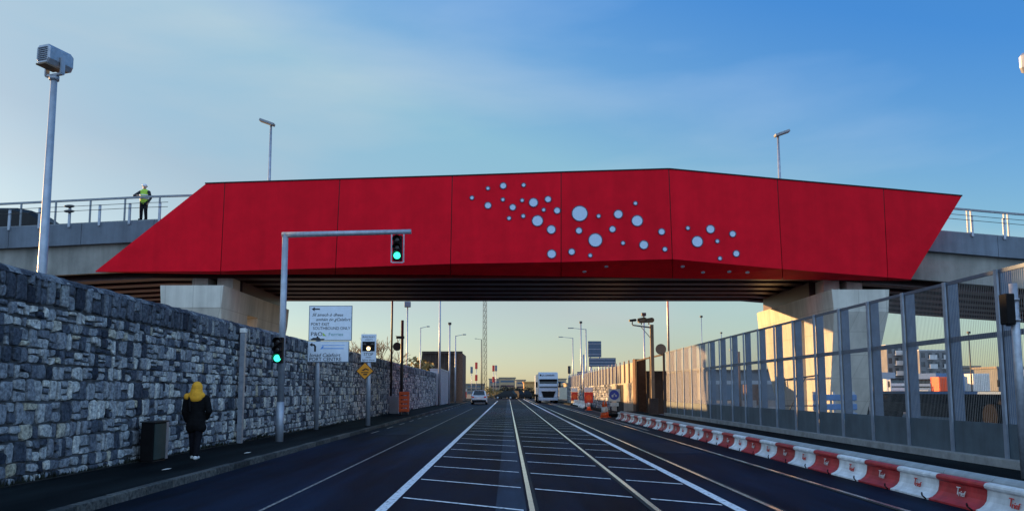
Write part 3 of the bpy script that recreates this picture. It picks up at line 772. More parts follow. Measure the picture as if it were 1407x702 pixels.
# direction sign
SX, SY = -6.62, 28.4
t = thing('direction_sign', 'white two panel port direction sign with arrows on grey post', 'sign', (-7.08, SY, .115))
MB().tube((0, .08, 0), (0, .08, 4.5), .085, .085, 12).build('post', M_galvl, t)
wS = 1.60
x0 = .455 - .46 - wS / 2 + .58
def panel(z0, z1, xa, xb, name='panel'):
    p = MB().box(((xa + xb) / 2, -.02, (z0 + z1) / 2), (xb - xa, .03, z1 - z0)).build(name + '_back', M_signback, t)
    MB().box(((xa + xb) / 2, -.039, (z0 + z1) / 2), (xb - xa - .05, .006, z1 - z0 - .05), bev=.002).build(name + '_face', M_signw, p); return p
pu0 = at(424, 468, SY) - t.location; pu1 = at(484.5, 420, SY) - t.location; pl0 = at(424, 497.5, SY) - t.location
xa, xb = pu0.x, pu1.x; za, zb, zc = pl0.z, pu0.z, pu1.z
p1 = panel(zb + .005, zc, xa, xb, 'upper_panel'); p2 = panel(za, zb - .012, xa - .03, xb - .09, 'lower_panel')
W = xb - xa; H = zc - zb; yf = -.0455
tx = lambda fx: xa + fx * W
tz = lambda fz: zc - fz * H
b = MB()
b.prism([(tx(.06), yf, tz(.10)), (tx(.13), yf, tz(.045)), (tx(.13), yf, tz(.082)), (tx(.25), yf, tz(.082)), (tx(.25), yf, tz(.118)), (tx(.13), yf, tz(.118)), (tx(.13), yf, tz(.155))], (0, .003, 0))
b.text('Slí amach ó dheas', .16, (tx(.07), yf, tz(.30)), shear=.35, width=W * .72)
b.text('amháin ón gCalafort', .16, (tx(.16), yf, tz(.435)), shear=.35, width=W * .80)
b.text('PORT EXIT', .155, (tx(.05), yf, tz(.57)), width=W * .42)
b.text('SOUTHBOUND ONLY', .155, (tx(.10), yf, tz(.685)), width=W * .86)
b.text('P&O', .20, (tx(.05), yf, tz(.86)), width=W * .26)
# ship
b.prism([(tx(.05), yf, tz(.945)), (tx(.38), yf, tz(.945)), (tx(.35), yf, tz(.985)), (tx(.07), yf, tz(.985))], (0, .003, 0))
b.prism([(tx(.10), yf, tz(.915)), (tx(.26), yf, tz(.915)), (tx(.27), yf, tz(.943)), (tx(.09), yf, tz(.943))], (0, .003, 0))
b.box((tx(.21), yf + .0015, tz(.895)), (.07, .003, .05))
b.build('lettering', M_ink, p1)
b = MB(); b.prism([(tx(.33), yf, tz(.865)), (tx(.33), yf, tz(.76)), (tx(.41), yf, tz(.865))], (0, .003, 0)); b.build('flag', M_greenink, p1)
b = MB(); b.text('Ferries', .17, (tx(.46), yf, tz(.86)), width=W * .33); b.build('operator_name', M_tealink, p1)
W2 = W - .06; H2 = zb - .012 - za; xq = xa - .03
tx2 = lambda f: xq + f * W2
tz2 = lambda f: zb - .012 - f * H2
b = MB()
b.prism([(tx2(.05), yf, tz2(.17)), (tx2(.12), yf, tz2(.07)), (tx2(.12), yf, tz2(.13)), (tx2(.17), yf, tz2(.15)), (tx2(.21), yf, tz2(.25)), (tx2(.21), yf, tz2(.50)), (tx2(.165), yf, tz2(.50)), (tx2(.165), yf, tz2(.28)), (tx2(.15), yf, tz2(.22)), (tx2(.12), yf, tz2(.21)), (tx2(.12), yf, tz2(.27))], (0, .003, 0))
b.text('Ionad Calafoirt', .19, (tx2(.05), yf, tz2(.74)), shear=.3, width=W2 * .74, ext=.003)
b.text('PORT CENTRE', .19, (tx2(.05), yf, tz2(.94)), width=W2 * .76, ext=.003)
b.build('lettering', M_ink, p2)
b = MB(); b.box((tx2(.62), yf + .0015, tz2(.20)), (W2 * .55, .003, .018)); b.box((tx2(.62), yf + .0015, tz2(.35)), (W2 * .5, .003, .03)); b.prism([(tx2(.31), yf, tz2(.38)), (tx2(.36), yf, tz2(.24)), (tx2(.40), yf, tz2(.24)), (tx2(.36), yf, tz2(.38))], (0, .003, 0)); b.build('blue_emblem', M_blueink, p2)

# stop sign with lamp and yellow diamond
SY2 = 31.8
q = at(505, 583, SY2)
t = thing('crossing_sign', 'white stop sign with amber lamp above a yellow diamond', 'sign', (q.x, SY2, .115))
MB().tube((0, .07, 0), (0, .07, 3.6), .10, .085, 12).build('post', M_galvl, t)
a0 = at(496, 497, SY2) - t.location; a1 = at(517.5, 459, SY2) - t.location
cxx = (a0.x + a1.x) / 2; W = a1.x - a0.x; H = a1.z - a0.z; zb = a0.z
pb = MB().box((cxx, -.03, zb + H / 2), (W, .04, H), bev=.01).build('panel', M_signw, t)
bx_ = MB().box((cxx, -.065, zb + H * .56), (W * .8, .03, H * .34)).build('lamp_box', M_black, pb)
for dx in (-.16, .16): MB().lathe([(.075, 0), (.06, .012), (.01, .02)], (cxx + dx, -.082, zb + H * .62), 14, 'Y').build('lens', M_lensoff, bx_)
MB().lathe([(.085, 0), (.07, .015), (.01, .025)], (cxx, -.082, zb + H * .48), 14, 'Y').build('lit_lens', M_amber, bx_)
b = MB()
b.text('RAILWAY', .10, (cxx, -.052, zb + H * .87), align='CENTER', width=W * .8); b.text('LIGHTS', .08, (cxx, -.052, zb + H * .775), align='CENTER', width=W * .5)
b.text('STOP', .17, (cxx, -.052, zb + H * .225), align='CENTER', width=W * .62, ext=.004); b.text('when', .09, (cxx, -.052, zb + H * .14), align='CENTER', width=W * .36); b.text('lights show', .10, (cxx, -.052, zb + H * .045), align='CENTER', width=W * .82)
b.build('lettering', M_ink, pb)
c = at(501.5, 509.5, SY2) - t.location; r = .37
dm = MB().prism([(c.x - r, -.03, c.z), (c.x, -.03, c.z - r), (c.x + r, -.03, c.z), (c.x, -.03, c.z + r)], (0, .025, 0)).build('diamond_border', M_ink, t)
r = .335
MB().prism([(c.x - r, -.036, c.z), (c.x, -.036, c.z - r), (c.x + r, -.036, c.z), (c.x, -.036, c.z + r)], (0, .005, 0)).build('diamond_face', M_yellow, dm)
b = MB(); yy = -.041
b.prism([(c.x - .14, yy, c.z + .02), (c.x + .02, yy, c.z + .12), (c.x + .17, yy, c.z + .06), (c.x + .15, yy, c.z + .02), (c.x + .03, yy, c.z + .07), (c.x - .04, yy, c.z + .01)], (0, .004, 0))
b.box((c.x + .0, yy + .002, c.z - .06), (.30, .004, .035)); b.box((c.x + .02, yy + .002, c.z - .14), (.16, .004, .05)); b.build('pictogram', M_ink, dm)

# small boards, cones, poles -------------------------------------------------
def pole_at(u, vtop, Y, h=None, name='lamp_post', label='', cat='pole', r0=.08, r1=.05, mat=None, z0=0, head=None, arm=0):
    p = at(u, vtop, Y); top = p.z if h is None else h
    t = thing(name, label, cat, (p.x, Y, z0)); H = top - z0
    MB().tube((0, 0, 0), (0, 0, H), r0, r1, 8).build('pole', mat or M_galv, t)
    if head == 'arm':
        MB().tube((0, 0, H - .05), (arm, 0, H + .12), .04, .03, 8).build('arm', mat or M_galv, t)
        MB().box((arm * 1.18, 0, H + .13), (abs(arm) * .45, .22, .12), bev=.03).build('lamp_head', M_railing, t)
    if head == 'box': MB().box((0, -.02, H + .25), (.55, .4, .5), bev=.06).build('floodlight', M_signback, t)
    if head == 'cam': MB().box((0, 0, H + .12), (.35, .3, .26), bev=.04).build('camera', M_dark, t)
    return t
pole_at(545.5, 0, 48.5, 11, 'tall_pole', 'thin dark tall pole beside the round sign back', 'pole', .075, .05, M_dark, .1)
t = pole_at(553, 440, 47.5, None, 'camera_post', 'thick dark post with camera bracket near orange barrier', 'post', .10, .09, M_dark, .1)
MB().box((-.12, 0, 4.75), (.5, .16, .16), bev=.02).build('camera', M_dark, t)
q = at(544.5, 475.5, 48.0); t = tag(MB().lathe([(.27, 0), (.27, .03)], (0, 0, 0), 24, 'Y').build('round_sign', M_dark), 'black back of a round sign on the thin pole', 'sign'); t.location = (q.x, 48.36, q.z)
q = at(540, 563, 47.5); t = thing('grey_cabinet', 'pale grey roadside cabinet behind the orange barrier', 'cabinet', (q.x - .1, 48.6, .115)); MB().box((0, 0, .55), (.62, .4, 1.1), bev=.02).build('body', M_hoard, t); MB().box((0, -.21, .56), (.5, .02, .95)).build('door', M_hoard, t)
q = at(555, 569, 46.2); t = thing('orange_barrier', 'bright orange plastic barrier standing on the left footway', 'barrier', (q.x, 46.2, .115))
b = MB()
for k in range(5): b.box((0, 0, .28 + k * .25), (.62, .16, .20), bev=.03)
b.box((-.25, 0, .75), (.1, .10, 1.15)); b.box((.25, 0, .75), (.1, .10, 1.15)); b.build('body', M_orange, t)
for dx in (-.2, .2): MB().box((dx, 0, .08), (.14, .4, .14), bev=.02).build('foot', M_dark, t)
pole_at(560, 422, 68, None, 'floodlight_mast', 'slim mast with boxy floodlight rising behind the wall', 'mast', .07, .06, M_galv, 0, 'box')
pole_at(578, 450, 90, None, 'street_lamp', 'street lamp with right arm just left of rusty structure', 'street lamp', .07, .05, M_galv, 0, 'arm', .75)
pole_at(608.5, 0, 78, 13, 'tall_pole', 'tall pale pole before the grey hoarding', 'pole', .14, .07, M_galvl, .1)
pole_at(618, 446, 84, None, 'camera_pole', 'pale pole with small camera in front of rusty structure', 'camera pole', .10, .08, M_galvl, .1, 'cam')
pole_at(626, 461, 92, None, 'street_lamp', 'street lamp with right arm standing past the rusty structure', 'street lamp', .12, .06, M_galvl, .1, 'arm', .9)
# lattice mast
mp_ = at(666, 540, 200); t = thing('lattice_mast', 'very tall lattice radio mast straight down the road', 'mast', (mp_.x, 200, 0))
b = MB(); legs = [(-.55, -.3), (.55, -.3), (0, .6)]
for x, y in legs: b.tube((x, y, 0), (x * .7, y * .7, 42), .07, .05, 5)
for k in range(28):
    z = k * 1.5; s = 1 - .3 * z / 42
    for i in range(3):
        a, c = legs[i], legs[(i + 1) % 3]; b.tube((a[0] * s, a[1] * s, z), (c[0] * s, c[1] * s, z + 1.5), .03, n=4); b.tube((a[0] * s, a[1] * s, z), (c[0] * s, c[1] * s, z), .03, n=4)
b.build('lattice', M_rust, t)
pole_at(661.5, 466, 160, None, 'street_lamp', 'small far street lamp with left arm beside lattice mast', 'street lamp', .12, .08, M_dark, 0, 'arm', -1.0)
# rusty structure, hoarding
t = thing('rusty_structure', 'dark rusty steel structure at the far end of stone wall', 'structure', (-9.5, 112, 0))
a, c = at(582, 483, 108), at(627, 483, 108)
b = MB(); b.bx(a.x, c.x, 108, 118, 0, a.z); b.prism([(a.x - 1.2, 108.02, 4.0), (a.x, 108.02, 3.2), (a.x, 108.02, a.z), (a.x - .2, 108.02, a.z), (a.x - .35, 108.02, 5.4)], (0, 9.9, 0)); b.build('body', M_rust, t, True)
b = MB(); b.bx(c.x + .005, at(635.5, 483, 108).x, 108.6, 117, 0, a.z - .2); b.build('end_bay', M_brick, t, True)
b = MB()
for k in range(7): x = lerp(a.x, c.x, (k + .5) / 7); b.bx(x - .08, x + .08, 107.85, 107.995, 0, a.z - .3)
b.build('ribs', M_rust, t, True)
b = MB(); b.bx(a.x - .2, c.x + .9, 107.7, 107.84, a.z - .28, a.z + .05); b.build('eaves_beam', M_rust, t, True)
t = thing('grey_hoarding', 'pale grey metal hoarding closing the end of stone wall', 'hoarding', (-7.5, 84, 0))
MB().bx(-8.1, -7.0, 79.6, 90, .0, 3.75).build('panel', M_hoard, t, True); MB().bx(-8.15, -6.95, 79.55, 90.05, 3.753, 3.85).build('coping', M_galvl, t, True)
b = MB()
for k in range(9): b.bx(-6.998, -6.95, 79.9 + k * 1.15, 80.0 + k * 1.15, .1, 3.74)
b.build('ribs', M_galv, t, True)

# cones and roadworks boards
def cone(loc, label):
    t = thing('traffic_cone', label, 'traffic cone', loc, group='traffic cones by the right kerb')
    MB().box((0, 0, .02), (.46, .46, .04), bev=.01).build('base', M_orange, t)
    MB().lathe([(.17, .04), (.135, .3)], n=14).build('lower_body', M_orange, t); MB().lathe([(.135, .302), (.085, .62)], n=14).build('sleeve', M_conew, t)
    MB().lathe([(.085, .622), (.04, .92), (.03, .93)], n=14).build('tip', M_orange, t)
    return t
c1 = cone((at(829, 569, 44.5).x, 44.5, 0), 'nearest traffic cone in front of the blue round sign')
dup(c1, (at(833.5, 568, 45.3).x, 45.6, 0), .3, 'traffic cone just behind the nearest cone by the blue sign')
dup(c1, (at(809, 562, 62).x, 62, 0), .2, 'traffic cone beside the red roadworks board with white panel')
# blue round sign
q = at(843, 563, 46); t = thing('blue_round_sign', 'blue round sign on white square plate in black stand', 'sign', (q.x + .05, 46, 0))
MB().box((0, 0, 1.28), (.72, .03, .74), bev=.01).build('plate', M_conew, t)
d = MB().lathe([(.29, 0), (.29, .012)], (0, -.018, 1.30), 28, 'Y').build('disc', M_roundblue, t)
b = MB(); b.tube((-.1, -.033, 1.2), (-.1, -.035, 1.201), .055, n=12); 
for sx in (-.1, .1): b.lathe([(.065, 0), (.065, .004)], (sx, -.031, 1.25), 14, 'Y')
b.prism([(-.1, -.035, 1.25), (0, -.035, 1.4), (.04, -.035, 1.4), (.1, -.035, 1.25), (.08, -.035, 1.25), (0, -.035, 1.36), (-.07, -.035, 1.25)], (0, .003, 0)); b.build('pictogram', M_conew, d)
MB().box((.02, .02, .74), (.5, .03, .22)).build('lower_plate', M_conew, t)
b = MB(); b.box((-.2, .06, .5), (.05, .05, 1.3)); b.box((.2, .06, .5), (.05, .05, 1.3)); b.box((0, .06, .1), (.8, .7, .2), bev=.03); b.build('stand', M_black, t)
def works_board(u, Y, label, z=0, cat='sign'):
    q = at(u, 560, Y); t = thing('works_sign', label, cat, (q.x, Y, z), group='roadworks signs')
    MB().box((0, 0, .98), (.72, .04, .92), bev=.01).build('board', M_redsign, t)
    MB().lathe([(.27, 0), (.27, .008)], (0, -.022, .95), 20, 'Y').build('disc', M_orange, t)
    MB().box((0, 0, 1.66), (.72, .04, .40), bev=.01).build('white_panel', M_conew, t)
    b = MB(); b.box((-.25, .1, .28), (.05, .05, .56)); b.box((.25, .1, .28), (.05, .05, .56)); b.box((0, .1, .05), (.9, .5, .1), bev=.02); b.build('stand', M_black, t); return t
works_board(809, 66, 'red roadworks board with white panel in front of sign pole on right')
works_board(789.5, 84, 'red roadworks board beside the far white kerb blocks right of truck')
works_board(638, 124, 'red roadworks board on the left roadside beyond the rusty structure')
kb = None
for k in range(6):
    Y = 70 + k * 2.4; q = at(804 - k * 2.7, 560, Y)
    if kb is None:
        kb = thing('white_barrier', 'white concrete block in the short far row on the right', 'barrier', (q.x, Y, 0), group='white barrier blocks')
        b = MB(); b.sweep([[(x, y, z) for x, z in ((-.24, 0), (-.22, .12), (-.1, .3), (-.08, .62), (.08, .62), (.1, .3), (.22, .12), (.24, 0))] for y in (-.75, .75)]); b.build('block', M_conew, kb)
    else: dup(kb, (q.x, Y, 0))

# right far wall with panels
FX2 = 7.70
t = thing('panel_topped_wall', 'right roadside wall of stone and concrete topped by metal panels', 'wall', (FX2 + .3, 60, 0))
rnd2 = random.Random(5)
MB().bx(FX2, FX2 + .6, 47.2, 57, -.2, 2.05).build('concrete_base', M_wallc, t, True)
MB().bx(FX2 + .03, FX2 + .6, 57.01, 100, -.2, 2.05).build('stone_core', M_mortar, t, True)
b = MB(); rubble(b, 57.02, 100, .0, 2.03, FX2 + .03, rnd2, .05, face=-1, wr=(.25, .6)); b.build('stone_facing', M_stone, t, True)
MB().bx(FX2 - .02, FX2 + .62, 46.2, 47.19, -.2, 3.45).build('brick_end', M_brick, t, True)
MB().bx(FX2 - .01, FX2 + .001, 51.2, 54.4, .1, 1.95).build('dark_opening', M_void, t, True)
for k in range(27):
    y = 47.25 + k * 1.95
    MB().bx(FX2 + .12, FX2 + .2, y, y + 1.86, 2.055, 3.3).build('metal_panel', M_wallc if k < 3 else M_shed, t, True)  # sunlit tone put into the near panels and posts, shade into the farther panels
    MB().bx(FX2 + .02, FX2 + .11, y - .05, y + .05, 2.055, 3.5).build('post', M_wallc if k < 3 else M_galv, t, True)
t = thing('yard_gate', 'open steel gate frame in the gap at the fence end', 'gate', (FXX + .05, 42, .0))
for y in (38.0, 41.6, 45.9): MB().bx(FXX, FXX + .1, y, y + .1, .1, 3.4).build('post', M_rust, t, True)
MB().bx(FXX + .02, FXX + .08, 38.11, 45.89, 3.3, 3.38).build('top_bar', M_rust, t, True)
MB().bx(FXX + .4, FXX + 3.2, 44.9, 45.0, .2, 2.7).build('gate_leaf', M_rust, t, True)

# camera gantry post
q = at(901, 446, 38.6); t = thing('camera_gantry', 'brown post with side arm carrying three cameras', 'camera post', (7.28, 38.6, .0))
hq = q.z
MB().box((0, 0, hq / 2), (.17, .17, hq), bev=.01).build('post', M_brownpole, t); MB().tube((0, 0, hq - .15), (-.98, 0, hq - .02), .04, .035, 8).build('arm', M_railing, t)
MB().tube((0, 0, hq - .75), (-.55, 0, hq - .1), .018, n=6).build('strut', M_railing, t)
for dx, r in ((-.14, .15), (-.52, .17), (-.98, .08)):
    b = MB(); b.tube((dx - .16, -.05, hq + .2), (dx + .16, .03, hq + .24), r * .7, r * .85, 12); b.ball((dx + .16, .03, hq + .24), r * .85); b.box((dx, 0, hq + .08), (.05, .05, .16)); b.build('camera', M_brownpole if r > .1 else M_dark, t)
MB().box((0, -.12, .62), (.46, .34, 1.1), bev=.02).build('base_cabinet', M_rust, t)
q = at(907, 480, 38.8); t = tag(MB().lathe([(.27, 0), (.27, .03)], (0, 0, 0), 24, 'Y').build('round_sign', M_brownpole), 'brown back of a round sign next to the camera gantry', 'sign'); t.location = (q.x - .02, 38.52, q.z)
pole_at(908.5, 0, 49, 12, 'tall_pole', 'tall thin pole behind the camera gantry', 'pole', .075, .06, M_galv, 0)
pole_at(884.5, 434, 60, None, 'floodlight_mast', 'slim mast with small floodlight behind the panel topped wall', 'mast', .07, .06, M_galv, 0, 'cam')
pole_at(798, 444, 95, None, 'floodlight_mast', 'slim mast with square floodlight left of the blue road signs', 'mast', .09, .08, M_galv, 0, 'cam')
pole_at(805, 452, 100, None, 'street_lamp', 'nearer of two left arm street lamps right of the truck', 'street lamp', .10, .07, M_galv, 0, 'arm', -1.7)
pole_at(787, 464, 118, None, 'street_lamp', 'farther left arm street lamp right above the truck', 'street lamp', .10, .07, M_galv, 0, 'arm', -1.6)
pole_at(801.5, 487, 72, None, 'sign_pole', 'grey pole with small cap beside the roadworks board', 'pole', .10, .10, M_galv, 0)
# blue gantry signs
def back_sign(u0, u1, v0, v1, Y, name, label, posts):
    a, c = at(u0, v1, Y), at(u1, v0, Y); t = thing(name, label, 'sign', ((a.x + c.x) / 2, Y, 0)); w2 = (c.x - a.x) / 2
    MB().box((0, 0, (a.z + c.z) / 2), (2 * w2, .08, c.z - a.z), bev=.02).build('panel', M_bluepanel, t)
    b = MB()
    for k in range(3): b.box((0, -.06, lerp(a.z, c.z, (k + .5) / 3)), (2 * w2 * .96, .03, .05))
    b.build('back_rails', M_galv, t)
    for f in posts: MB().tube((w2 * f, .12, 0), (w2 * f, .12, c.z - .1), .09, .08, 8).build('post', M_galv, t)
back_sign(808, 826, 468.5, 490.5, 92, 'road_sign', 'large blue road sign raised highest above the panel topped wall', (-.7, .7))
back_sign(809, 846, 491.5, 503.5, 90, 'road_sign', 'long low blue road sign just below the highest one', (-.8, .8))
back_sign(793, 806.5, 510.5, 523, 88, 'road_sign', 'small dark blue sign right of the truck at cab height', (-.5,))
# far signals
def far_signal(u, v0, v1, Y, mat, label, nred=1):
    q = at(u, v0, Y); t = thing('signal_post', label, 'signal', (q.x, Y, 0))
    MB().tube((0, 0, 0), (0, 0, q.z), .07, .06, 8).build('post', M_galv, t)
    MB().box((0, -.1, q.z - .6), (.5, .25, 1.3), bev=.05).build('head', mat, t)
    if nred > 1: MB().box((0, -.1, q.z - 3.0), (.5, .25, 1.2), bev=.05).build('lower_head', mat, t)
far_signal(648, 504, 548, 150, M_signback, 'grey far signal head above the silver car')
far_signal(654.5, 498, 548, 152, M_redl, 'red far signal post with two heads above silver car', 2)
far_signal(678, 502, 548, 165, M_redl, 'left red signal of the far pair near road centre', 2)
far_signal(681.5, 502, 548, 170, M_signback, 'right grey signal of the far pair near road centre')
far_signal(782, 503, 548, 130, M_dark, 'dark far signal on thin post right of the truck')

# ------------------------------------------------------------------ vehicles
def wheel(t, x, y, r, wd, rim=M_galv):
    w_ = MB().tube((x - wd / 2, y, r), (x + wd / 2, y, r), r, r, 20).build('wheel', M_tyre, t)
    MB().tube((x - wd / 2 - .012, y, r), (x + wd / 2 + .012, y, r), r * .58, r * .58, 16).build('rim', rim, w_)
q = at(659, 555, 91)
car = thing('silver_car', 'silver hatchback driving away in the left lane', 'car', (q.x, 91, 0))
def ring_(y, hw, z0, z1, tw): return [(-hw, y, z0), (hw, y, z0), (hw * 1.0, y, lerp(z0, z1, .45)), (hw * tw, y, z1), (-hw * tw, y, z1), (-hw, y, lerp(z0, z1, .45))]
b = MB(); b.sweep([ring_(-2.1, .82, .38, .95, .95), ring_(-1.95, .9, .25, 1.05, .95), ring_(1.3, .9, .25, 1.0, .93), ring_(2.1, .78, .35, .75, .9)]); b.build('body', M_silver, car)
b = MB(); b.sweep([[(-.8, -1.95, 1.03), (.8, -1.95, 1.03), (.8, 1.2, 1.0), (-.8, 1.2, 1.0)], [(-.74, -1.7, 1.35), (.74, -1.7, 1.35), (.74, .6, 1.35), (-.74, .6, 1.35)], [(-.62, -1.45, 1.60), (.62, -1.45, 1.60), (.62, .1, 1.6), (-.62, .1, 1.6)]]); b.build('cabin', M_silver, car)
MB().prism([(-.68, -1.93, 1.08), (.68, -1.93, 1.08), (.56, -1.57, 1.52), (-.56, -1.57, 1.52)], (0, -.03, .01)).build('rear_window', M_glass, car)
MB().box((0, -2.08, .42), (1.6, .16, .24), bev=.03).build('bumper', M_black, car)
for s in (-1, 1):
    MB().box((s * .70, -2.06, .86), (.26, .1, .16), bev=.02).build('tail_light', M_redl, car)
    MB().box((s * .98, .45, 1.05), (.2, .1, .13), bev=.03).build('mirror', M_silver, car)
    for y in (-1.3, 1.35): wheel(car, s * .80, y, .32, .22)
MB().box((0, -2.105, .74), (.5, .02, .12)).build('number_plate', M_conew, car)
MB().box((0, -1.5, 1.625), (1.1, .25, .04), bev=.01).build('spoiler', M_silver, car)

def lorry(loc, rz, label, cabm, boxm, box=True, front_text=False, group=None, hcab=3.75, name='lorry'):
    t = thing(name, label, 'lorry', loc, rz, group)
    cb = MB()
    def rg(y, hw, z0, z1): return [(-hw, y, z0), (hw, y, z0), (hw, y, z1), (-hw, y, z1)]
    cb.sweep([rg(-.02, 1.18, .55, 2.2), rg(.12, 1.25, .45, 2.9), rg(.42, 1.24, .45, hcab - .12), rg(2.0, 1.22, .45, hcab)])
    cab = cb.build('cab', cabm, t)
    MB().prism([(-1.14, -.02, 1.95), (1.14, -.02, 1.95), (1.12, .13, 2.88), (-1.12, .13, 2.88)], (0, -.03, 0)).build('windscreen', M_glass, cab)
    MB().box((0, .02, 2.96), (2.3, .34, .14), rx=.3, bev=.02).build('sun_visor', M_black, cab)
    MB().prism([(-.90, -.05, 1.50), (.90, -.05, 1.50), (.64, -.05, .70), (-.64, -.05, .70)], (0, -.05, 0)).build('grille', M_black, cab)
    MB().box((0, -.06, 1.60), (1.8, .04, .10)).build('grille_bar', M_lamp, cab)
    MB().box((0, -.10, .52), (2.44, .26, .34), bev=.05).build('bumper', cabm, cab)
    for s in (-1, 1):
        MB().box((s * .98, -.12, .86), (.34, .16, .28), bev=.05).build('headlight', M_lamp, cab)
        MB().box((s * 1.48, .12, 2.35), (.22, .2, .72), bev=.04).build('mirror', M_black, cab)
        wheel(t, s * 1.05, 1.0, .5, .34)
        wheel(t, s * 1.05, 3.6, .5, .42)
    if front_text:
        b = MB(); b.text('J.A. LONGLIFE', .27, (0, .26, hcab - .52), align='CENTER', width=1.6, ext=.02); b.ball((-.98, .27, hcab - .42), .12, (1, .3, 1)); b.build('lettering', M_ink, cab)
    MB().box((0, 4.5, .78), (.9, 8, .24)).build('chassis', M_chassis, t)
    if box: MB().box((0, 8.6, 2.45), (2.48, 12.6, 2.7), bev=.03).build('box_body', boxm, t)
    for y in (11.2, 12.5):
        if box:
            for s in (-1, 1): wheel(t, s * 1.05, y, .5, .36)
    return t
q = at(753, 553, 99.5)
lorry((q.x, 98.5, 0), 0, 'white lorry with dark windscreen and black grille driving towards us', M_truck, M_truck, True, True, hcab=4.0, name='white_lorry')

# flatbed trailer behind the fence
t = thing('flatbed_trailer', 'long dark flatbed trailer parked in the yard behind mesh fence', 'trailer', (20.8, 36, 0))
MB().bx(19.6, 22.0, 24.0, 46.5, 1.36, 1.52, bev=.02).build('deck', M_chassis, t, True)
MB().bx(19.57, 19.60, 24.0, 46.5, 1.40, 1.50).build('side_stripe', M_blue, t, True)
for x in (20.3, 21.3): MB().bx(x - .09, x + .09, 24.1, 46, .95, 1.357).build('chassis_beam', M_chassis, t, True)
tt = Vector((20.8, 36, 0))
for y in (26.2, 30.0, 31.45, 32.9, 43.2, 44.6):
    for x in (19.85, 21.75): wheel(t, x - 20.8, y - 36, .5, .36, M_tyre)
for x in (19.9, 21.7): MB().bx(x - .08, x + .08, 41.4, 41.6, .1, .947).build('landing_leg', M_chassis, t, True)
MB().bx(19.7, 21.9, 34.2, 37.0, .35, .945, bev=.04).build('tool_box', M_black, t, True)
MB().bx(19.8, 21.8, 46.55, 48.0, .5, 1.75, bev=.1).build('coupling', M_chassis, t, True)
MB().bx(19.75, 21.85, 37.2, 41.8, .5, .94, bev=.03).build('side_guard', M_black, t, True)
# yard vehicles and boxes
def yard_lorry(u, Y, label, cm, bm_, rz, s=1.0):
    q = at(u, 530, Y); t = lorry((q.x, Y, 0), rz, label, cm, bm_, True, False, None, 3.0); t.scale = (s, s * .55, s); return t
yard_lorry(1234, 92, 'white lorry in the yard below the left end of apartments', M_conew, M_hoard, R(25))
yard_lorry(1266, 98, 'blue grey lorry in the yard below the apartment balconies', M_blue, M_blue, R(-60))
yard_lorry(1394, 80, 'pale blue lorry in the yard at the far right', M_truck, M_truck, R(-50))
def box_container(u0, u1, v0, v1, Y, mat, label, rz=0):
    a, c = at(u0, v1, Y), at(u1, v0, Y); t = thing('shipping_container', label, 'container', ((a.x + c.x) / 2, Y, 0), rz); W_ = c.x - a.x
    MB().box((0, .4, c.z / 2), (W_, 1.8, c.z), bev=.03).build('body', mat, t)
    b = MB()
    for k in range(8): b.box((-W_ / 2 + W_ * (k + .5) / 8, -.525, c.z / 2), (W_ / 20, .05, c.z * .9))
    b.build('door_ribs', mat, t)
box_container(1288, 1304, 517.5, 545, 88, M_orange, 'orange container in the yard right of the apartment block')
box_container(1335, 1356, 513, 545, 95, M_conew, 'pale container in the yard behind the trailer')
box_container(1026, 1040, 528, 548, 85, M_brick, 'small brownish red container in the yard before the long shed')
# yard barriers seen through the fence
gp = None
for k in range(8):
    Y = 62 - k * .4; x = 19.0 + k * 2.1
    if gp is None:
        gp = thing('yard_barrier', 'pale concrete barrier in the row behind the mesh fence', 'barrier', (x, Y, 0), group='yard barriers')
        b = MB(); b.sweep([[(xx, y, z) for y, z in ((-.3, 0), (-.12, .3), (-.08, .8), (.08, .8), (.12, .3), (.3, 0))] for xx in (-1, 1)]); b.build('block', M_beamc, gp)
    else: dup(gp, (x, Y, 0), -.15)
t = thing('guard_rail', 'stack of three pale blue guard rails beside right pier', 'guard rail', (14.1, 33.2, 0))
for z in (.45, .85, 1.25): MB().box((0, 0, z), (1.9, .08, .26), bev=.03).build('rail', M_blue, t)
for x in (-.85, 0, .85): MB().box((x, .09, .75), (.1, .09, 1.5)).build('post', M_galv, t)
t = thing('barrier_frame', 'dark tubular barrier frame leaning before the right pier', 'barrier', (12.6, 33.0, 0))
b = MB(); b.path([(-.75, 0, 0), (-.75, 0, 2.0), (.75, 0, 2.2), (.75, 0, 0)], .035, 8); b.path([(-.75, 0, .3), (.2, 0, 2.1)], .025); b.path([(-.75, 0, .9), (.75, 0, .9)], .025); b.build('frame', M_dark, t)
pole_at(1015, 483, 58, None, 'yard_post', 'yellowish post with short side arm behind mesh fence', 'post', .11, .10, M_brownpole, 0, 'arm', -.5)
pole_at(963.5, 436, 105, None, 'street_lamp', 'thin yard mast just right of the golden mesh panels', 'mast', .08, .05, M_galv, 0, 'cam')
pole_at(991, 458, 140, None, 'yard_mast', 'small far yard mast above the dark shed roof', 'mast', .09, .07, M_galv, 0, 'cam')
pole_at(1331, 458, 92, None, 'yard_mast', 'yard mast with small head right of the apartment block', 'mast', .09, .07, M_dark, 0, 'cam')
pole_at(1354, 0, 74, 11, 'tall_pole', 'tall bare pole in the yard behind the pale container', 'pole', .09, .07, M_dark, 0)

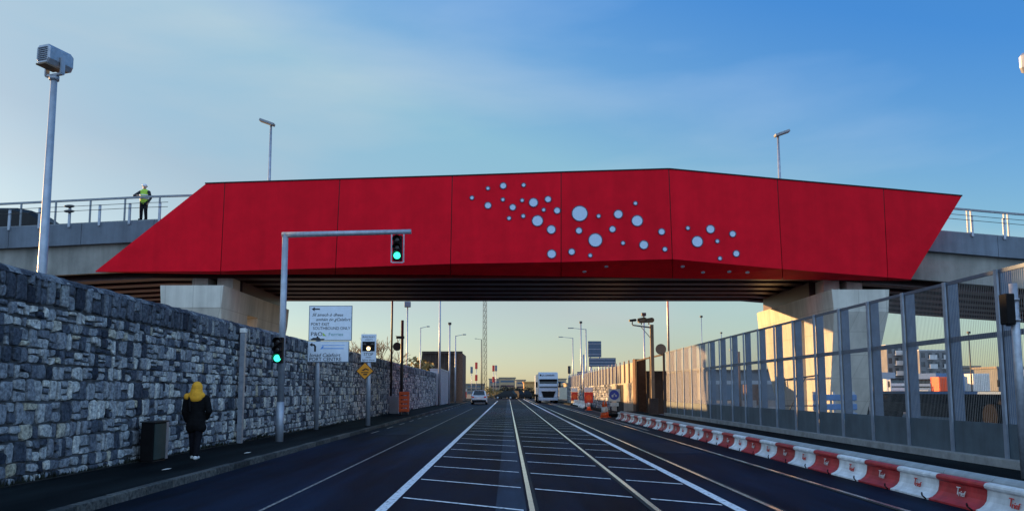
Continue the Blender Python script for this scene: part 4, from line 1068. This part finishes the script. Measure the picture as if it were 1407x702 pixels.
# ------------------------------------------------------------------ buildings behind
t = thing('long_shed', 'long low dark shed with pale band behind the mesh fence', 'building', (44, 135, 0))
a = at(972, 505, 130)
MB().bx(a.x, a.x + 26, 130, 160, 0, a.z - .6).build('wall', M_shed, t, True)
b = MB(); b.sweep([[(x, 129.5, z), (x, 160.5, z), (x, 160.5, z + .3), (x, 129.5, z + .3)] for x, z in ((a.x - .5, a.z - .55), (a.x + 7, a.z - .7), (a.x + 13, a.z - .3), (a.x + 26.5, a.z + .2))]); b.build('roof', M_rust, t, True)
MB().bx(a.x, a.x + 26, 129.9, 129.99, 2.7, 3.3).build('pale_band', M_shedl, t, True)
for k in range(5): MB().bx(a.x + 2 + k * 5, a.x + 4.6 + k * 5, 129.85, 129.99, .1, 2.5).build('loading_door', M_bluepanel, t, True)

def apartment(u0, u1, vt, Y, label):
    a, c = at(u0, vt, Y), at(u1, vt, Y); t = thing('apartment_block', label, 'building', ((a.x + c.x) / 2, Y, 0)); w_ = c.x - a.x; H = a.z
    MB().bx(a.x, c.x, Y, Y + 14, 0, H).build('wall', M_flat, t, True); MB().bx(a.x - .3, c.x + .3, Y - .3, Y + 14.3, H + .01, H + .35).build('roof', M_flatw, t, True)
    fl = 5; n = 5
    for f in range(fl):
        for k in range(n):
            x = a.x + w_ * (k + .2) / n; z = H * (f + .25) / fl; ww = w_ / n * .55
            wn = MB().bx(x, x + ww, Y - .06, Y - .005, z, z + H / fl * .55).build('window', M_glass, t, True)
            if k % 2 == 1:
                b = MB(); b.bx(x - .4, x + ww + .6, Y - 1.5, Y - .07, z - .55, z - .3); b.bx(x - .4, x + ww + .6, Y - 1.5, Y - 1.4, z - .297, z + .75); b.build('balcony', M_flatw, t, True)
apartment(1218, 1262, 475, 225, 'dark apartment block seen through fence right of the pier')
apartment(1263, 1312, 482, 215, 'apartment block with white balconies seen through the fence')
def block(u0, u1, vt, Y, mat, label, win=True, d=20):
    a, c = at(u0, vt, Y), at(u1, vt, Y); t = thing('distant_building', label, 'building', ((a.x + c.x) / 2, Y, 0))
    MB().bx(a.x, c.x, Y, Y + d, 0, a.z).build('wall', mat, t, True)
    MB().bx(a.x - .5, c.x + .5, Y - .5, Y + d + .5, a.z + .02, a.z + a.z * .04 + .3).build('roof', M_city[1], t, True)
    if win:
        H = a.z; n = max(2, int((c.x - a.x) / 6))
        for f in range(3):
            b = MB(); b.bx(a.x + 1, c.x - 1, Y - .1, Y - .02, H * (f + .35) / 3.2, H * (f + .75) / 3.2); b.build('window_band', M_glass if f % 2 else M_bluepanel, t, True)
block(672, 688, 521, 620, M_city[1], 'grey far building left of the road end')
block(686, 708, 519.5, 560, M_city[0], 'pale far building above dark parked cars at road end')
block(709, 722, 522.5, 600, M_city[2], 'small cream far building at the road end')
block(764, 778, 521, 520, M_city[2], 'cream far building just right of the truck')
block(778, 800, 527, 420, M_city[0], 'low far building behind the signs right of the truck')
block(640, 664, 528, 380, M_city[1], 'low grey far building behind the silver car')
block(1312, 1345, 505, 260, M_city[1], 'low grey building right of the balconied apartments', d=12)
block(1370, 1407, 506, 240, M_shed, 'pale low building at the far right behind fence', d=12)
a, c = at(720, 525.5, 190), at(752, 525.5, 190); t = thing('ochre_wall', 'sunlit ochre building wall left of the truck', 'building', (a.x + 2, 190, 0))
MB().bx(a.x, c.x, 190, 200, 0, a.z).build('wall', M_ochre, t, True); MB().bx(a.x - .2, c.x + .2, 189.8, 200.2, a.z + .01, a.z + .3).build('coping', M_ochre, t, True)
a, c = at(768, 532, 150), at(800, 534, 150); t = thing('pale_wall', 'pale boundary wall right behind the truck', 'wall', (a.x + 2, 150, 0)); MB().bx(a.x, c.x, 150, 150.4, 0, a.z).build('wall', M_wallc, t, True); MB().bx(a.x, c.x, 149.95, 150.45, a.z + .01, a.z + .12).build('coping', M_beamc, t, True)
dc = None
for i, (u, lab) in enumerate(((695, 'leftmost dark parked car at the far end of road'), (708, 'middle dark parked car at the far end of road'), (721, 'rightmost dark parked car at the far end of road'))):
    q = at(u, 546, 150)
    if dc is None:
        dc = thing('parked_car', lab, 'car', (q.x, 150, 0), R(70), 'dark cars parked at the road end')
        b = MB(); b.sweep([ring_(-2.1, .82, .38, .95, .95), ring_(-1.95, .9, .25, 1.05, .95), ring_(1.3, .9, .25, 1.0, .93), ring_(2.1, .78, .35, .75, .9)]); b.sweep([[(-.8, -1.9, 1.0), (.8, -1.9, 1.0), (.8, 1.1, 1.0), (-.8, 1.1, 1.0)], [(-.6, -1.5, 1.6), (.6, -1.5, 1.6), (.6, .1, 1.6), (-.6, .1, 1.6)]]); b.build('body', M_cardark, dc)
        for s in (-1, 1):
            for y in (-1.3, 1.35): wheel(dc, s * .8, y, .32, .22)
    else: dup(dc, (q.x, 150 + i * 3, 0), R(70 - 25 * i), lab)

# ------------------------------------------------------------------ vegetation
def bare_tree(loc, h, label, seed, spread=.55):
    rn = random.Random(seed); t = thing('bare_tree', label, 'tree', loc)
    tr = MB(); tw = MB()
    def grow(p, d, l, r, lev):
        q = p + d * l
        (tr if lev < 2 else tw).tube(p, q, r, r * .65, 6 if lev < 2 else 4, caps=False)
        if lev >= 5: return
        for k in range(rn.choice((2, 3, 3)) if lev else 5):
            a = Vector((rn.uniform(-1, 1), rn.uniform(-1, 1), rn.uniform(-.1, .8)))
            nd_ = (d * (1 - spread) + a * spread).normalized(); f = rn.uniform(.45, 1) if lev else rn.uniform(.6, 1)
            grow(p + d * l * f, nd_, l * rn.uniform(.6, .82), max(.022, r * .55), lev + 1)
    grow(Vector((0, 0, 0)), Vector((0, 0, 1)), h * .34, h * .03, 0)
    tr.build('trunk', M_bark, t); tw.build('twigs', M_twig, t)
bare_tree((-11.2, 62, 0), 7.6, 'bare leafless tree rising behind the stop sign', 2)
bare_tree((-12.9, 68, 0), 7.4, 'bare leafless tree behind wall right of direction sign', 5)
def bush(loc, r, h, label, seed, mat, n=500):
    rn = random.Random(seed); t = thing('bush', label, 'bush', loc); b = MB()
    lob = [(Vector((rn.uniform(-r, r) * .6, rn.uniform(-r, r) * .4, h * rn.uniform(.35, .75))), rn.uniform(.35, .6) * h) for _ in range(6)]
    for k in range(n):
        c, rr = rn.choice(lob); d = Vector((rn.gauss(0, 1), rn.gauss(0, 1), rn.gauss(0, 1))).normalized() * rr * rn.uniform(.6, 1.05)
        p = c + d; 
        if p.z < 0: continue
        q = Vector((rn.uniform(-1, 1), rn.uniform(-1, 1), rn.uniform(-1, 1))).normalized(); s = q.orthogonal().normalized(); u_ = q.cross(s); L_ = h * .09
        b.poly([p - s * L_, p + u_ * L_ * .5, p + s * L_, p - u_ * L_ * .5])
    b.build('foliage', mat, t); MB().tube((0, 0, 0), (0, 0, h * .5), .05 * h, .03 * h, 6).build('stem', M_bark, t)
bush((-10.6, 94, 0), 1.6, 4.6, 'dry yellowish bush over the wall before rusty structure', 3, M_leaf, 700)
q = at(678, 545, 180); bush((q.x, 180, 0), 2.2, 2.4, 'low dry bush at the roadside below far signals', 8, M_leaf)
q = at(686, 545, 160); bush((q.x, 160, 0), 1.6, 1.6, 'small dry bush left of the dark parked cars', 9, M_leaf)
for k, (u, w_) in enumerate(((697, 1.9), (711, 2.2), (722, 2.0))):
    q = at(u, 547, 162); bush((q.x, 162 + k, 0), w_, 2.1, ('left dark bush behind the dark parked cars', 'middle dark bush behind the dark parked cars', 'right dark bush behind the dark parked cars next to ochre wall')[k], 20 + k, M_leafd, 600)
q = at(731, 547, 158); bush((q.x, 158, 0), 1.8, 1.7, 'low dark bush between parked cars and the truck', 10, M_leafd)
q = at(4, 300, 58); t = None

# ------------------------------------------------------------------ people
def blob(shapes, voxel, mat, name, parent=None, smooth=4):
    VV, FF = [], []
    def ball(c, r):
        o = len(VV); nu, nv = 12, 8
        VV.append((c[0], c[1], c[2] - r[2]))
        for j in range(1, nv):
            a = math.pi * j / nv
            for i in range(nu):
                t = 2 * math.pi * i / nu; VV.append((c[0] + r[0] * math.sin(a) * math.cos(t), c[1] + r[1] * math.sin(a) * math.sin(t), c[2] - r[2] * math.cos(a)))
        VV.append((c[0], c[1], c[2] + r[2])); e = len(VV) - 1
        for i in range(nu):
            k = (i + 1) % nu; FF.append((o, o + 1 + k, o + 1 + i)); FF.append((e, e - nu + i, e - nu + k))
            for j in range(nv - 2): q = o + 1 + j * nu; FF.append((q + i, q + k, q + nu + k, q + nu + i))
    for sh in shapes:
        if sh[0] == 's': ball(sh[1], sh[2])
        else:
            _, p, q, r0, r1, sc = (sh + ((1, 1, 1),))[:6]
            p, q = Vector(p), Vector(q); n = max(3, int((q - p).length / (min(r0, r1) * .45)))
            for i in range(n + 1):
                f = i / n; r = lerp(r0, r1, f); ball(p.lerp(q, f), (r * sc[0], r * sc[1], r * sc[2]))
    me = bpy.data.meshes.new('tmp'); me.from_pydata(VV, [], FF)
    ob = bpy.data.objects.new('tmp', me); TMP.collection.objects.link(ob)
    m = ob.modifiers.new('r', 'REMESH'); m.mode = 'VOXEL'; m.voxel_size = voxel
    m = ob.modifiers.new('s', 'SMOOTH'); m.iterations = smooth; m.factor = .5
    nm = evaluate(ob); bpy.data.objects.remove(ob); bpy.data.meshes.remove(me)
    for p in nm.polygons: p.use_smooth = True
    nm.name = name; nm.materials.clear(); nm.materials.append(mat)
    o = bpy.data.objects.new(name, nm); COL.objects.link(o)
    if parent: o.parent = parent
    return o
def hand(p, d, side, out):                             # palm, four bent fingers and a thumb
    p = Vector(p); d = Vector(d).normalized(); s = Vector(side).normalized(); o = Vector(out).normalized()
    sh = [('c', p, p + d * .085, .030, .034, (1, .8, 1))]
    for k, ln in enumerate((.066, .076, .070, .054)):
        a = p + d * .09 + s * (-.03 + .02 * k); m_ = a + d * ln * .55 + o * .006; e = a + d * ln * .9 + o * .03
        sh += [('c', a, m_, .0095, .009), ('c', m_, e, .009, .0075)]
    a = p + d * .03 - s * .03; m_ = a + d * .035 - s * .022 + o * .01
    sh += [('c', a, m_, .012, .0105), ('c', m_, m_ + d * .032 + o * .012, .0105, .009)]
    return sh
# pedestrian seen from behind (faces +Y), hands in pockets
px, py = at(267, 629, 16.0).x, 16.0
head = [('s', (0, .02, 1.46), (.078, .098, .112)), ('s', (0, .05, 1.41), (.055, .07, .065)), ('c', (0, .112, 1.462), (0, .128, 1.435), .012, .017), ('s', (-.08, .01, 1.455), (.014, .022, .032)), ('s', (.08, .01, 1.455), (.014, .022, .032)), ('s', (-.032, .105, 1.475), (.018, .014, .012)), ('s', (.032, .105, 1.475), (.018, .014, .012)), ('s', (0, .112, 1.405), (.026, .014, .010)), ('c', (0, 0, 1.27), (0, .01, 1.40), .05, .052)]
tors = [('c', (0, 0, .86), (0, 0, 1.02), .13, .115, (1.1, .8, 1)), ('c', (0, 0, 1.02), (0, -.01, 1.24), .115, .13, (1.15, .8, 1)), ('c', (-.15, 0, 1.26), (.15, 0, 1.26), .06, .06)]
armL = [('c', (-.185, 0, 1.25), (-.215, .0, .99), .05, .042), ('c', (-.215, 0, .99), (-.195, .09, .80), .04, .028)]
armR = [('c', (.185, 0, 1.25), (.245, -.03, 1.0), .05, .042), ('c', (.245, -.03, 1.0), (.17, .09, .86), .04, .028)]
legs_ = [('c', (-.075, 0, .86), (-.07, .07, .46), .088, .056), ('c', (-.07, .07, .46), (-.062, .10, .09), .055, .036), ('c', (-.062, .09, .06), (-.066, .24, .03), .034, .026),
         ('c', (.075, 0, .86), (.06, .0, .46), .088, .056), ('c', (.06, 0, .46), (.045, -.09, .09), .055, .036), ('c', (.045, -.10, .06), (.05, .06, .03), .034, .026)]
ped = blob(head + tors + armL + armR + legs_ + hand((-.195, .09, .80), (.02, .3, -1), (0, 1, .2), (1, 0, 0)) + hand((.17, .09, .86), (-.4, .5, -.6), (0, .6, .6), (-.3, -.6, 0)), .009, M_skin, 'person')
tag(ped, 'person in black coat and mustard hood walking along stone wall', 'person'); ped.location = (px, py, .117); ped.rotation_euler = (0, 0, R(8))
coat = [('c', (0, -.005, .72), (0, 0, .95), .165, .150, (1.18, .86, 1)), ('c', (0, 0, .95), (0, -.01, 1.22), .150, .155, (1.2, .82, 1)), ('c', (-.165, 0, 1.255), (.165, 0, 1.255), .078, .078), ('c', (0, 0, 1.26), (0, 0, 1.33), .10, .08),
        ('c', (-.195, 0, 1.25), (-.235, .0, .98), .073, .062), ('c', (-.235, 0, .98), (-.205, .08, .80), .060, .05), ('c', (.195, 0, 1.25), (.268, -.035, .99), .073, .064), ('c', (.268, -.035, .99), (.19, .08, .85), .06, .052), ('c', (.10, .0, .66), (.02, 0, .75), .12, .14), ('c', (-.08, 0, .66), (0, 0, .75), .12, .14)]
blob(coat, .014, M_coat, 'coat', ped)
hood = [('s', (0, -.005, 1.475), (.115, .125, .135)), ('c', (0, -.05, 1.33), (0, -.02, 1.46), .125, .105, (1.1, .85, 1)), ('c', (-.11, -.04, 1.315), (.11, -.04, 1.315), .07, .07), ('s', (0, -.09, 1.27), (.14, .07, .10)), ('s', (-.185, -.03, 1.29), (.07, .08, .075))]
blob(hood, .012, M_mustard, 'hood', ped)
blob([('c', (-.09, -.155, 1.0), (-.11, -.125, 1.24), .028, .028), ('c', (-.11, -.125, 1.24), (-.12, -.03, 1.375), .028, .028)], .012, M_coat, 'bag_strap', ped)
tro = [('c', (-.075, 0, .80), (-.07, .07, .46), .105, .078), ('c', (-.07, .07, .46), (-.062, .095, .11), .076, .062), ('c', (.075, 0, .80), (.06, .0, .46), .105, .078), ('c', (.06, 0, .46), (.045, -.085, .11), .076, .062)]
blob(tro, .014, M_trous, 'trousers', ped)
for sh in ([('c', (.045, -.125, .045), (.052, .07, .04), .046, .040, (1, 1, .95))], [('c', (-.062, .075, .045), (-.066, .255, .04), .046, .040, (1, 1, .95))]):
    blob(sh, .010, M_shoe, 'shoe', ped)

# worker on the bridge, faces -Y, one forearm on the rail
q = at(198.5, 300, 36.6); wz = ztop(q.x) + .19
H = lambda pts: pts
head = [('s', (0, -.01, 1.66), (.078, .098, .112)), ('s', (0, -.045, 1.60), (.056, .068, .065)), ('c', (0, -.108, 1.66), (0, -.125, 1.632), .012, .017), ('s', (-.08, 0, 1.65), (.014, .022, .032)), ('s', (.08, 0, 1.65), (.014, .022, .032)), ('s', (-.03, -.1, 1.675), (.018, .014, .012)), ('s', (.03, -.1, 1.675), (.018, .014, .012)), ('s', (0, -.11, 1.60), (.026, .014, .01)), ('c', (0, 0, 1.43), (0, -.01, 1.57), .056, .056)]
tors = [('c', (0, 0, .95), (0, 0, 1.15), .135, .125, (1.12, .8, 1)), ('c', (0, 0, 1.15), (0, 0, 1.38), .125, .14, (1.2, .8, 1)), ('c', (-.18, 0, 1.42), (.18, 0, 1.42), .065, .065)]
aL = [('c', (-.22, 0, 1.41), (-.40, -.16, 1.20), .055, .045), ('c', (-.40, -.16, 1.20), (-.20, -.33, 1.17), .043, .03)]
aR = [('c', (.22, 0, 1.41), (.29, .02, 1.12), .055, .045), ('c', (.29, .02, 1.12), (.24, -.08, .88), .043, .03)]
lg = []
for s in (-1, 1): lg += [('c', (s * .085, 0, .95), (s * .105, -.02, .5), .095, .06), ('c', (s * .105, -.02, .5), (s * .12, .02, .1), .058, .038), ('c', (s * .12, .03, .06), (s * .14, -.12, .035), .036, .03)]
wk = blob(head + tors + aL + aR + lg + hand((-.20, -.33, 1.17), (.9, -.2, -.05), (0, -.3, 1), (.2, -.6, -.5)) + hand((.24, -.08, .88), (-.05, -.2, -1), (0, 1, 0), (-1, 0, 0)), .010, M_skin, 'person')
tag(wk, 'worker in yellow hi-vis vest and white helmet leaning on bridge railing', 'person'); wk.location = (q.x + .16, 36.15, wz)
jac = [('c', (0, 0, .98), (0, 0, 1.38), .155, .16, (1.15, .85, 1)), ('c', (-.19, 0, 1.42), (.19, 0, 1.42), .078, .078), ('c', (-.22, 0, 1.41), (-.41, -.16, 1.20), .075, .062), ('c', (-.41, -.16, 1.20), (-.23, -.30, 1.175), .06, .048), ('c', (.22, 0, 1.41), (.305, .02, 1.12), .075, .062), ('c', (.305, .02, 1.12), (.25, -.07, .92), .06, .048)]
blob(jac, .014, M_navy, 'jacket', wk)
blob([('c', (0, 0, .96), (0, 0, 1.40), .18, .175, (1.12, .86, 1)), ('c', (-.13, 0, 1.44), (.13, 0, 1.44), .085, .085)], .014, M_hivis, 'hi_vis_vest', wk)
b = MB()
for z in (1.05, 1.22): b.lathe([(.205, z), (.207, z + .05)], n=20)
o = b.build('reflective_band', M_refl, wk); o.scale = (1, .78, 1)
blob([('c', (s * .085, 0, .95), (s * .105, -.02, .5), .118, .085) for s in (-1, 1)] + [('c', (s * .105, -.02, .5), (s * .12, .02, .12), .085, .07) for s in (-1, 1)], .014, M_trous, 'trousers', wk)
for s in (-1, 1): blob([('c', (s * .12, .04, .055), (s * .142, -.14, .045), .05, .044)], .012, M_black, 'boot', wk)
hm = MB(); hm.ball((0, -.005, 1.725), 1, (.112, .135, .095), 18, 10); hm.lathe([(.118, 1.70), (.135, 1.695), (.135, 1.705), (.118, 1.715)], n=20); hm.build('helmet', M_helmet, wk)

# near right signal seen from behind
t = thing('signal_post', 'grey post with back of a signal box at right edge', 'signal', (6.90, 10.35, .36))
MB().tube((0, 0, 0), (0, 0, 2.62), .055, .05, 12).build('post', M_galv, t)
hd = MB().box((-.085, .02, 2.27), (.12, .16, .42), bev=.015).build('signal_head', M_black, t)
MB().box((.01, .09, 2.27), (.16, .03, .45), bev=.004).build('backing_board', M_fencepost, hd)
for z in (2.12, 2.40): MB().tube((0, 0, z - .015), (0, 0, z + .015), .066, .066, 12).build('bracket', M_galv, t)

bpy.data.scenes.remove(TMP)
